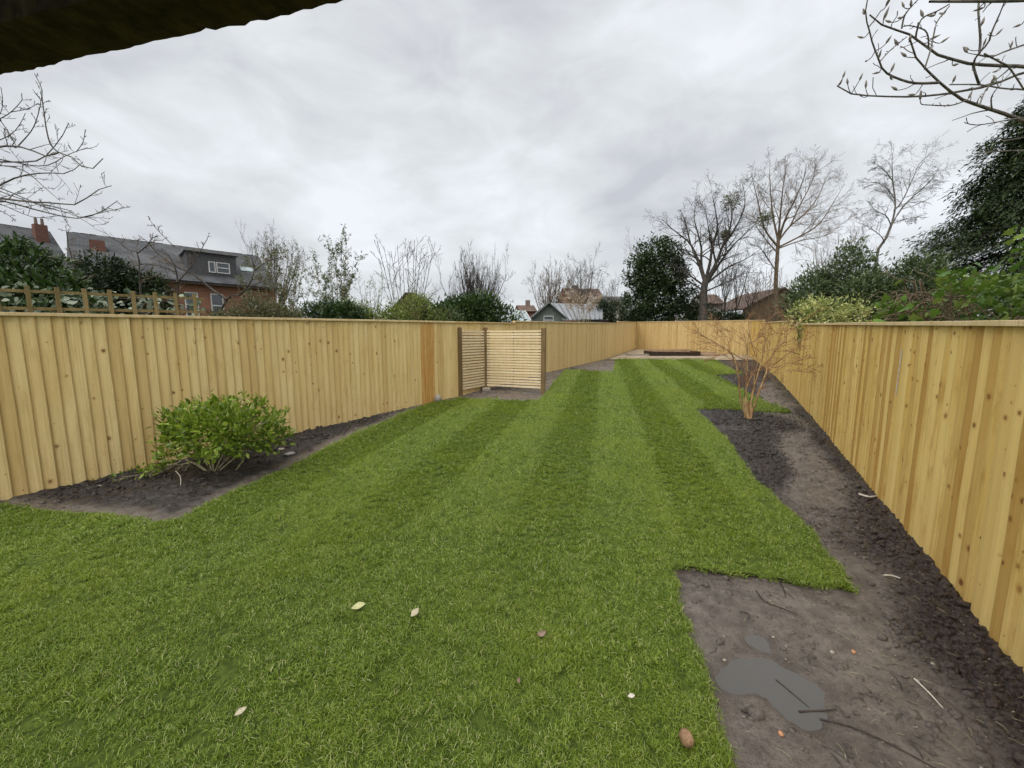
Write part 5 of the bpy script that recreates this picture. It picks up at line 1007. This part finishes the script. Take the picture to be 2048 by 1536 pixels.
for k, (px, seed, lab) in enumerate(((1446, 71, 'thin leafless sapling nearest the dark forked tree'), (1466, 72, 'middle thin leafless sapling behind the end fence'), (1487, 73, 'leaning thin leafless sapling next to brown outbuilding'))):
    bare_tree(lab, at(px, 640, 30).x, 30, (7.0, 6.2, 5.6)[k], .55, 5, M['bark_dark'], seed, .06, 26, .16, (5, 4, 3), lean=((.1, 0), (.35, 0), (.7, 0))[k], group='saplings behind the end fence')
airy('tangle of brown leafless stems in front of the outbuilding', 1530, 520, 600, 70, 28, 18, 47, 'bark_brown', 'leaf_brown', .1, 0, 'bare_thicket', rmin=.009)
airy('grey leafless thicket between the forked tree and saplings', 1450, 500, 590, 45, 33, 14, 48, 'bark_grey', 'leaf_brown', .1, 0, 'bare_thicket', rmin=.009)
# evergreens behind the end fence
X = at(1306, 640, 31).x; zt = at(1310, 474, 31).z
bush('tall column-shaped ivy-clad evergreen at the far left corner', [(X, 31, 2.2, 2.2, 1.8, 2.0), (X - .1, 31, 4.4, 2.05, 1.7, 2.0), (X + .3, 31, 6.4, 2.0, 1.6, 1.9), (X + .25, 31, zt - 1.6, 1.75, 1.4, 1.6), (X - 1.0, 31, zt - 2.9, 1.25, 1.1, 1.5), (X + 1.0, 31, zt - 2.2, 1.15, 1.1, 1.3), (X - 1.2, 31, 3.4, 1.3, 1.2, 1.7), (X + 1.6, 31, 5.2, 0.9, 1, 1.2)], 900, 26, .2, .2, .5, 'leaf_evergreen', 61, 'tree', 'evergreen_tree', stem_mat='bark_dark', stems=8)
bush('dark bush between the ivy-clad evergreen and forked tree', blob(1345, 1412, 560, 660, 31.5, 3, 8, 1.2), 300, 22, .2, .18, .45, 'leaf_evergreen', 62)
bush('small dark conifer in front of the white garage', blob(1196, 1244, 588, 660, 29, 2, 9, 1.0), 240, 22, .16, .16, .4, 'leaf_dark', 63)
bush('low dark shrub below the thin saplings', blob(1430, 1498, 616, 660, 29, 3, 10, .9), 200, 20, .16, .18, .4, 'leaf_dark', 64)
bush('brown twiggy dead shrub by the far right corner', blob(1560, 1650, 560, 665, 17, 3, 11, .8), 190, 14, .14, .09, .3, 'leaf_brown', 65, stems=40, stem_mat='bark_brown')
bush('dark loose evergreen shrub below the birch', blob(1580, 1770, 485, 665, 14.5, 5, 12, 1.0), 800, 20, .15, .14, .32, 'leaf_hedge', 66, stems=14)
bush('dark evergreen shrub between birch and ivy mound', blob(1720, 1890, 505, 665, 12.5, 4, 13, 1.0), 700, 20, .14, .13, .34, 'leaf_hedge', 67, stems=14)
bush('cream and yellow variegated shrub over the right fence', blob(1604, 1728, 577, 668, 8.8, 4, 14, .5), 230, 16, .065, .075, .42, 'leaf_varieg', 68)
# pampas plumes
g = np.random.default_rng(81); bx, by = at(1165, 640, 23).x, 23.0; root = empty('pampas_grass', (bx, by, gz(by))); tag(root, 'pampas grass with drooping buff plumes behind the fence', 'grass'); ln = []
for k, px in enumerate((1120, 1132, 1146, 1158, 1168, 1180, 1190, 1200)):
    t_ = np.array(at(px, (592, 584, 580, 586, 590, 588, 596, 592)[k], by + g.uniform(-.3, .3))); ln.append([np.array((bx + g.normal(0, .25), by, gz(by))), np.array((bx * .5 + t_[0] * .5, by, t_[2] - .6)), t_])
S0 = line_set(ln, 8, .02, .012); tube_obj('stems', [(*S0, 4)], M['bark_pale'], root)
for l in S0[0]:
    n = 80; f = g.uniform(0, 1, n)[:, None]; P = l[-3] * (1 - f) + l[-1] * f + g.normal(0, .05, (n, 3)); D = unit(g.normal(0, .4, (n, 3)) + (l[-1] - l[-3]) * .8 + np.array([.25, 0, -.25])); LL = g.uniform(.12, .24, n); leaf_obj('plume', P, D, unit(g.normal(size=(n, 3))), LL, LL * .22, M['plume'], root, g)
n = 500; P = np.array((bx, by, gz(by) + .3)) + g.normal(0, (.5, .3, .2), (n, 3)); D = unit(g.normal(0, .4, (n, 3)) + np.array([0, 0, 1.])); leaf_obj('blades', P, D, unit(g.normal(size=(n, 3))), g.uniform(.8, 1.7, n), .03, M['leaf_olive'], root, g)
# big dark conifer
def conifer(label, x, y, h, rad, seed):
    g = np.random.default_rng(seed); z0 = gz(y); root = empty('conifer_tree', (x, y, z0)); tag(root, label, 'tree')
    tube_obj('trunk', [(*line_set([[(x, y, z0 - .1), (x + .1, y, z0 + h * .5), (x, y, z0 + h)]], 8, .42, .04), 8)], M['bark_dark'], root); ln = []
    nb = 330
    for i in range(nb):
        f = ((i + .5) / nb) ** .85; z = z0 + .5 + f * (h - .8); r = rad * (1 - f) ** .75 * g.uniform(.72, 1.12) + .25; a = i * 2.39996 + g.uniform(-.3, .3); dv = np.array([math.cos(a), math.sin(a), 0]); b_ = np.array([x, y, z])
        ln.append([b_, b_ + dv * r * .5 + np.array([0, 0, .10 * r]), b_ + dv * r + np.array([0, 0, -.16 * r])])
    S0 = line_set(ln, 9, .05, .012); S1 = grow(g, *S0, 9, .25, 1, (42, 14), (.22, .42), -.05, .1, 5, .008, .5, .4, -.06, .7)
    tube_obj('branches', [(*S0, 4), (*S1, 3)], M['bark_dark'], root)
    al = np.concatenate([np.repeat(S1[0].reshape(-1, 3), 15, 0), np.repeat(S0[0][:, 3:].reshape(-1, 3), 16, 0)]); al = al[(al - np.array([x, y, 0]))[:, :2] @ unit(np.array([-x, -y]) * 1.0) > -1.2]; n = len(al); P = al + g.normal(0, .13, (n, 3)); o_ = P - np.array([x, y, 0]); o_[:, 2] = 0; o_ = unit(o_)
    D = unit(o_ * .75 + g.normal(0, .45, (n, 3)) + np.array([0, 0, -.42])); N = unit(np.array([0, 0, 1.]) + g.normal(0, .4, (n, 3))); LL = g.uniform(.10, .24, n); leaf_obj('foliage', P, D, N, LL, LL * .30, M['leaf_conifer'], root, g, True, True)
    return root
conifer('huge dark conifer with drooping sprays at the right edge', 23.9, 16.5, 14.5, 6.6, 91)
# ivy mound over the near right fence: tangle of stems and big leaves
g = np.random.default_rng(95); root = empty('ivy_mound', (5.6, 4.7, gz(4.7))); tag(root, 'sprawling mound of big-leaved ivy and tangled brown vines over the right fence', 'climber'); ln = []
for i in range(120):
    px = g.uniform(1775, 1935); p0 = np.array(at(px, g.uniform(585, 652), 4.7 + g.uniform(-.2, .5))); ang = g.uniform(-.9, 3.9); L_ = g.uniform(.15, .45); e_ = p0 + np.array([math.cos(ang) * L_, g.uniform(-.2, .2), math.sin(ang) * L_ * .25 - .12]); md = (p0 + e_) / 2 + np.array([0, 0, g.uniform(.02, .16)]); ln.append([p0, md, e_])
S0 = line_set(ln, 8, .006, .003); tube_obj('vines', [(*S0, 4)], M['bark_brown'], root)['kind'] = 'stuff'
ln = [[np.array((5.6 + g.normal(0, .4), 4.75 + g.normal(0, .1), gz(4.7) - .05)), np.array((5.6 + g.normal(0, .4), 4.75, 1.2)), np.array(at(g.uniform(1790, 2100), g.uniform(550, 620), 4.8))] for i in range(12)]
S1 = line_set(ln, 8, .018, .007); tube_obj('stems', [(*S1, 5), (*grow(g, *S1, 5, .4, 1, (40, 15), (.15, .35), 0, .2, 5, .004), 4)], M['bark_brown'], root)
lv = [(0, 0, 0), (.16, -.12, .03), (.42, -.05, .02), (.30, .22, .05), (.50, .42, .0), (.24, .52, .04), (.0, 1.0, -.06), (-.24, .52, .04), (-.50, .42, .0), (-.30, .22, .05), (-.42, -.05, .02), (-.16, -.12, .03), (0, .4, -.03)]
lf = [(12, i, i + 1) for i in range(11)] + [(12, 11, 0)]; ivy = []
for c_, nm in (((.075, .150, .020), 'a'), ((.12, .215, .030), 'b'), ((.21, .29, .06), 'c')):
    me = mesh('leaf', lv, lf, True); mt = leafmat('ivy_leaf_' + {'a': 'dark', 'b': 'mid', 'c': 'pale'}[nm], c_, rough=.34); me.materials.append(mt); ivy.append(me)
for i in range(290):
    k = i % 10
    if k < 5: px, py = g.uniform(1860, 2090), g.normal(575, 22)
    elif k < 7: px, py = g.uniform(1950, 2110), g.uniform(560, 655)
    elif k < 9: px, py = g.uniform(1745, 1880), g.normal(622, 18)
    else: px, py = g.uniform(2010, 2075), g.uniform(455, 560)
    p = at(px, max(py, 528 if k != 9 else 440), 4.7 + g.uniform(-.45, .3)); o = bpy.data.objects.new('leaf', ivy[int(g.integers(0, 3))]); COL.objects.link(o); o.parent = root; o.location = p - root.location; s_ = g.uniform(.055, .12); o.scale = (s_, s_, s_)
    o.rotation_euler = (g.normal(.75, .45), g.normal(0, .4), math.pi + g.normal(0, .9))
n = 2600; px = g.uniform(1760, 2120, n); py = np.where(px > 1880, g.uniform(548, 660, n), g.uniform(605, 660, n)); P = np.array([at(a_, b_, 5.1 + c_) for a_, b_, c_ in zip(px, py, g.uniform(-.1, .6, n))]); leaf_obj('foliage', P, unit(g.normal(size=(n, 3))), unit(g.normal(0, .5, (n, 3)) + np.array([0, -.4, .8])), g.uniform(.05, .10, n), .055, M['leaf_ivy'], root, g)

# ------------------------------------------------------------------ far end of the garden: sandy strip, pit, planks
fe = [(3.78, 13.95), (5.2, 19.45), (9.0, 19.25), (12.1, 19.2), (13.3, 21.85), (9.2, 28.3), (6.2, 22.3), (4.95, 19.8), (3.0, 16.6)]
tag(obj('sandy_path', mesh('sandy_path', [(x, y, K * y + 0.022) for x, y in [(5.05, 19.45), (12.2, 19.15), (13.45, 21.85), (9.2, 28.4), (6.25, 22.35), (5.1, 20.1)]], [(0, 1, 2, 3, 4, 5)]), M['sand']), 'pale sandy strip at the far end of the lawn', None, kind='structure')
g = random.Random(4)
def thing_box(name, label, cat, px0, px1, pyb, Y, hgt, dep, mat, rz=0.0, group=None, lift=0.0):
    a = at(px0, pyb, Y); b = at(px1, pyb, Y); z = K * Y + .022 + lift; mb = MB(); n = 4
    for i in range(n):                       # slightly uneven timber
        f0, f1 = i / n, (i + 1) / n; xa, xb = a.x + (b.x - a.x) * f0, a.x + (b.x - a.x) * f1; j0, j1 = g.uniform(0, .02), g.uniform(0, .02)
        mb.hexa([(xa, Y, z), (xb - .004, Y, z), (xb - .004, Y + dep, z), (xa, Y + dep, z), (xa, Y, z + hgt - j0), (xb - .004, Y, z + hgt - j1), (xb - .004, Y + dep, z + hgt - j1), (xa, Y + dep, z + hgt - j0)])
    o = mb.build(name, mat); tag(o, label, cat, group); return o
a = at(1303, 712, 21.7); b = at(1401, 712, 21.7); z = K * 21.7 + .02
root = empty('timber_trough', ((a.x + b.x) / 2, 21.7, z)); tag(root, 'long dark open timber trough at the far end of the lawn', 'trough')
MB().hexa([(a.x, 21.7, z), (b.x, 21.7, z), (b.x, 21.78, z), (a.x, 21.78, z), (a.x, 21.7, z + .25), (b.x, 21.7, z + .22), (b.x, 21.78, z + .22), (a.x, 21.78, z + .25)]).build('front_board', M['black_void'], root)
MB().hexa([(a.x, 22.9, z), (b.x, 22.9, z), (b.x, 23.0, z), (a.x, 23.0, z), (a.x, 22.9, z + .32), (b.x, 22.9, z + .34), (b.x, 23.0, z + .34), (a.x, 23.0, z + .32)]).build('back_board', M['plank_wood'], root)
for x in (a.x, b.x): MB().box((x, 22.35, z + .13), (.08, 1.1, .26)).build('end_board', M['black_void'], root)
thing_box('plank', 'short pale plank lying right of the dark trough', 'plank', 1406, 1441, 709, 21.8, .10, .3, M['plank_wood'])
thing_box('plank', 'pale weathered sleeper lying left of the dark trough', 'plank', 1256, 1301, 710, 22.0, .10, .4, M['concrete'])
thing_box('plank', 'long grey plank along the foot of the end fence', 'plank', 1322, 1470, 704, 23.6, .12, .25, M['plank_wood'])
thing_box('kerb_stone', 'thin pale stone edging along the lawn end, left half', 'stone', 1262, 1330, 717, 19.75, .05, .12, M['concrete'])
thing_box('kerb_stone', 'thin pale stone edging along the lawn end, right half', 'stone', 1332, 1430, 717, 19.72, .05, .12, M['sand'])

# ------------------------------------------------------------------ small things on the ground
def soilz(x, y): return float(soil_height(np.array([x]), np.array([y]))[0][0])
def rock(name, label, cat, x, y, z, r, mat, seed, flat=.7, group=None):
    g = np.random.default_rng(seed); import bmesh
    bm = bmesh.new(); bmesh.ops.create_icosphere(bm, subdivisions=2, radius=1.0)
    for v in bm.verts: v.co *= 1 + g.normal(0, .07); v.co = Vector((v.co.x * r * g.uniform(.98, 1.02), v.co.y * r * .85, v.co.z * r * flat))
    me = bpy.data.meshes.new(name); bm.to_mesh(me); bm.free(); me.polygons.foreach_set('use_smooth', np.ones(len(me.polygons), dtype=bool)); o = obj(name, me, mat); o.location = (x, y, z); o.rotation_euler.z = g.uniform(0, 6); tag(o, label, cat, group); return o
rock('stone_ball', 'round grey ball at the foot of the left fence by orange-stained boards', 'ball', -1.66, 8.52, K * 8.5 + .085, .095, M['stone_grey'], 1, 1.0)
rock('husk', 'brown roundish husk on the grass at the bottom edge', 'husk', .70, 1.36, K * 1.36 + .065, .032, M['terracotta'], 2, .95)
def leaf_thing(name, label, x, y, L, mat, rz, curl=.3, tilt=.3):
    z = K * y + TH_T + .022; pr = [(0, 0), (.22, .16), (.5, .30), (.78, .2), (1, 0)]; V = []; n = len(pr)
    for i, (t_, w_) in enumerate(pr):
        zc = curl * L * (t_ - .5) ** 2; V += [(t_ * L, -w_ * L, zc + w_ * L * .5), (t_ * L, 0, zc), (t_ * L, w_ * L, zc + w_ * L * .35)]
    Fq = [(i * 3 + j, i * 3 + j + 1, i * 3 + j + 4, i * 3 + j + 3) for i in range(n - 1) for j in (0, 1)]; o = obj(name, mesh(name, V, Fq, True), mat); m_ = o.modifiers.new('thick', 'SOLIDIFY'); m_.thickness = .0012
    o.location = (x, y, z); o.rotation_euler = (tilt, -.15, rz); tag(o, label, 'leaf', None); return o
leaf_thing('fallen_leaf', 'yellow-green fallen leaf on the lawn, left of the paler one', -.95, 2.09, .085, M['leaf_litter'], .3)
leaf_thing('fallen_leaf', 'pale fawn torn leaf lying right of the yellow-green leaf', -.58, 2.02, .07, M['leaf_fawn'], 1.1, .6)
leaf_thing('fallen_leaf', 'dark curled dead leaf in the middle of the near lawn', .13, 1.89, .06, M['leaf_curled'], .2, 1.2)
leaf_thing('fallen_leaf', 'small brown leaf below the dark curled one', .03, 1.61, .03, M['leaf_curled'], 1.5, .6)
leaf_thing('fallen_leaf', 'pale square leaf at the bottom left of the lawn', -1.19, 1.46, .05, M['leaf_fawn'], .8, .2)
leaf_thing('fallen_leaf', 'thin white scrap of stem on the grass near the husk', .52, 1.55, .035, M['stick_pale'], .0, .1)
def twig_thing(label, pts_, r, mat, cat='twig', name='twig', lift=.004):
    P = [np.array((x, y, soilz(x, y) + lift + r)) for x, y in pts_]; o = obj(name, mesh(name, *tubes([(*line_set([P], 9, r, r * .55), 6)]), True), mat); tag(o, label, cat); return o
from_px = lambda *q: [(lambda d_: (d_.x, d_.y))(at(px, py, 1.0)) for px, py in q]
def gp(px, py):                               # where a ray of view meets the sloping garden
    d_ = at(px, py, 1.0); t_ = HC / (K * 1.0 - (d_.z - HC)); return (d_.x * t_, t_)
def gps(*q): return [gp(*p) for p in q]
twig_thing('straight white peeled stick lying on the mud by the right fence', gps((1828, 1362), (1858, 1390), (1886, 1417)), .004, M['stick_pale'], 'stick', 'stick')
twig_thing('long bent black twig on the mud near the turf corner', gps((1512, 1183), (1530, 1205), (1560, 1218), (1594, 1232)), .004, M['twig_black'])
twig_thing('short black twig poking from under the turf edge', gps((1558, 1162), (1566, 1178), (1571, 1196)), .004, M['twig_black'])
twig_thing('black twig lying across the puddle edge', gps((1552, 1358), (1580, 1382), (1618, 1415)), .0045, M['twig_black'])
twig_thing('flat dark twig below the puddle', gps((1598, 1424), (1640, 1422), (1672, 1425)), .005, M['twig_black'])
twig_thing('short dark stick left of the puddle bottom', gps((1482, 1428), (1500, 1430), (1520, 1427)), .006, M['twig_black'])
twig_thing('long thin root running down to the bottom right', gps((1640, 1440), (1700, 1460), (1790, 1500), (1900, 1560)), .004, M['twig_black'])
twig_thing('forked dark twig in the middle of the mud', gps((1480, 1224), (1497, 1230), (1496, 1242)), .0035, M['twig_black'])
twig_thing('pale wood shaving on the bed beyond the turf tip', gps((1765, 1157), (1783, 1154), (1800, 1160)), .007, M['stick_pale'], 'shaving', 'wood_shaving')
twig_thing('pair of pale bark strips near the foot of the right fence', gps((1718, 990), (1738, 996), (1752, 992)), .012, M['stick_pale'], 'bark', 'bark_strip')
twig_thing('thin pale curved stem on the left bed below the shrub', gps((352, 948), (362, 962), (362, 978)), .006, M['stick_pale'], 'stem', 'stem')
for k, (px, py, r, mt, lab) in enumerate(((1664, 1305, .012, 'stone_pale', 'yellowish pebble on the mud right of the puddle'), (1707, 1306, .013, 'orange_bit', 'orange pebble right of the yellowish one'), (1572, 1292, .007, 'stone_pale', 'tiny pale pebble just above the puddle'),
                                            (1546, 1276, .008, 'stone_pale', 'small cream pebble at the head of the puddle'), (1865, 1331, .011, 'stone_pale', 'cream pebble near the white peeled stick'), (1449, 1320, .009, 'stone_pale', 'small pink-white pebble by the puddle and lawn edge'), (1561, 1472, .012, 'orange_bit', 'reddish stone chip below the puddle'))):
    x, y = gp(px, py); rock('pebble', lab, 'pebble', x, y, soilz(x, y) + r * .35, r, M[mt], 20 + k, .6, 'pebbles on the mud')
for k, (px, py, r, lab) in enumerate(((562, 900, .05, 'pale broken slate piece in the left bed, upper of two'), (580, 912, .07, 'larger pale broken slate piece in the left bed'), (195, 975, .04, 'pale stone chip in the left bed close to the fence'))):
    x, y = gp(px, py); rock('stone_chip', lab, 'stone', x, y, soilz(x, y) + .012, r, M['stone_grey' if k else 'stone_pale'], 40 + k, .28)
# crumbs of soil and plant litter
g = np.random.default_rng(66); N = 120000; y = 0.9 * (16 / 0.9) ** g.uniform(0, 1, N); x = g.uniform(-5, 11, N) ; x = np.where(g.uniform(0, 1, N) < .6, np.interp(y, [.3, 22], [1.75, 13.6]) - np.abs(g.normal(0, 1.0, N)), np.interp(y, [1.75, 5.96, 9.2, 12, 20], [-6.2, -3.5, -1.4, .06, 4.8]) + np.abs(g.normal(0, .6, N)))
xl_ = np.interp(y, [1.75, 5.96, 9.22, 11.95, 19.98], [-6.25, -3.52, -1.36, .06, 4.83]) + .04; xr_ = np.interp(y, [.32, 7.09, 10.7, 22], [1.75, 5.67, 7.7, 13.59]) - .04
k = (~inside(x, y, LAWN_P)) & (x > xl_) & (x < xr_) & (y > 1.0); x, y = x[k], y[k]; ts, mu = topsoil(x, y); k = (g.uniform(0, 1, len(x)) < np.clip(ts * 1.3 + mu, .10, 1)) & (puddle_mask(x, y) < .2); x, y, ts, mu = x[k][:24000], y[k][:24000], ts[k][:24000], mu[k][:24000]
z = soil_height(x, y)[0]; oc = np.array([(1, 0, 0), (0, 1, 0), (-1, 0, 0), (0, -1, 0), (.6, .6, .5), (-.6, .6, .5), (-.6, -.6, .5), (.6, -.6, .5), (0, 0, .8)]); fc = np.array([(0, 1, 4), (1, 2, 5), (2, 3, 6), (3, 0, 7), (4, 1, 5), (5, 2, 6), (6, 3, 7), (7, 0, 4), (4, 5, 8), (5, 6, 8), (6, 7, 8), (7, 4, 8)])
r = g.gamma(2.0, .0055, len(x)) * np.clip(y / 4, .8, 1.9); r = np.clip(r, .003, .04); a = g.uniform(0, 6.28, len(x)); V = oc[None] * (1 + g.normal(0, .22, (len(x), 9, 3))); ca, sa = np.cos(a)[:, None], np.sin(a)[:, None]
V = np.stack([(V[:, :, 0] * ca - V[:, :, 1] * sa) * r[:, None] + x[:, None], (V[:, :, 0] * sa + V[:, :, 1] * ca) * r[:, None] * .8 + y[:, None], V[:, :, 2] * r[:, None] * .8 + z[:, None] - .001], -1).reshape(-1, 3)
me = mesh('soil_crumbs', V, (np.arange(len(x)) * 9)[:, None, None].repeat(12, 1).reshape(-1, 1) + np.tile(fc, (len(x), 1))); fattr(me, 'topsoil', np.repeat(np.clip(ts, .2, 1), 9)); fattr(me, 'mulch', np.repeat(mu, 9)); fattr(me, 'wet', np.zeros(len(x) * 9)); tag(obj('soil_crumbs', me, M['soil']), 'dark crumbs and clods of earth in the beds', 'soil', kind='stuff')
def litter(name, label, N, seed, rr, LL, mats, cat, xlo=.3):
    g = np.random.default_rng(seed); y = 1.05 * (5.5 / 1.05) ** g.uniform(0, 1, N); x = np.interp(y, [.32, 7.09], [1.75, 5.67]) - .05 - np.abs(g.normal(0, .75, N)); k = (~inside(x, y, LAWN_P)) & (x > .75) & (puddle_mask(x, y) < .3); x, y = x[k], y[k]; n = len(x); z = soil_height(x, y)[0]; a = g.normal(2.3, .9, n); L = g.uniform(*LL, n)
    P = []
    for t_ in (-.5, -.15, .2, .5): P.append(np.stack([x + np.cos(a + t_ * .5) * L * t_, y + np.sin(a + t_ * .5) * L * t_, z + .003 + g.uniform(0, .004, n)], -1))
    P = np.stack(P, 1); zz_ = soil_height(P[:, :, 0].ravel(), P[:, :, 1].ravel())[0].reshape(n, 4); P[:, :, 2] = np.maximum(P[:, :, 2], zz_ + .001); Rr = np.repeat(g.uniform(*rr, n)[:, None], 4, 1); o = obj(name, mesh(name, *tubes([(P, Rr, 4)])), mats); tag(o, label, cat, kind='stuff')
litter('root_litter', 'dark fine roots and twigs strewn over the mud', 200, 7, (.0006, .0018), (.02, .12), M['twig_black'], 'twigs')
litter('straw_litter', 'pale straw and root shreds strewn along the right bed', 240, 8, (.0005, .0013), (.02, .08), M['bark_pale'], 'straw')
litter('chip_litter', 'small pale chips scattered over the mud', 200, 9, (.0015, .0035), (.005, .011), M['stone_pale'], 'chips')
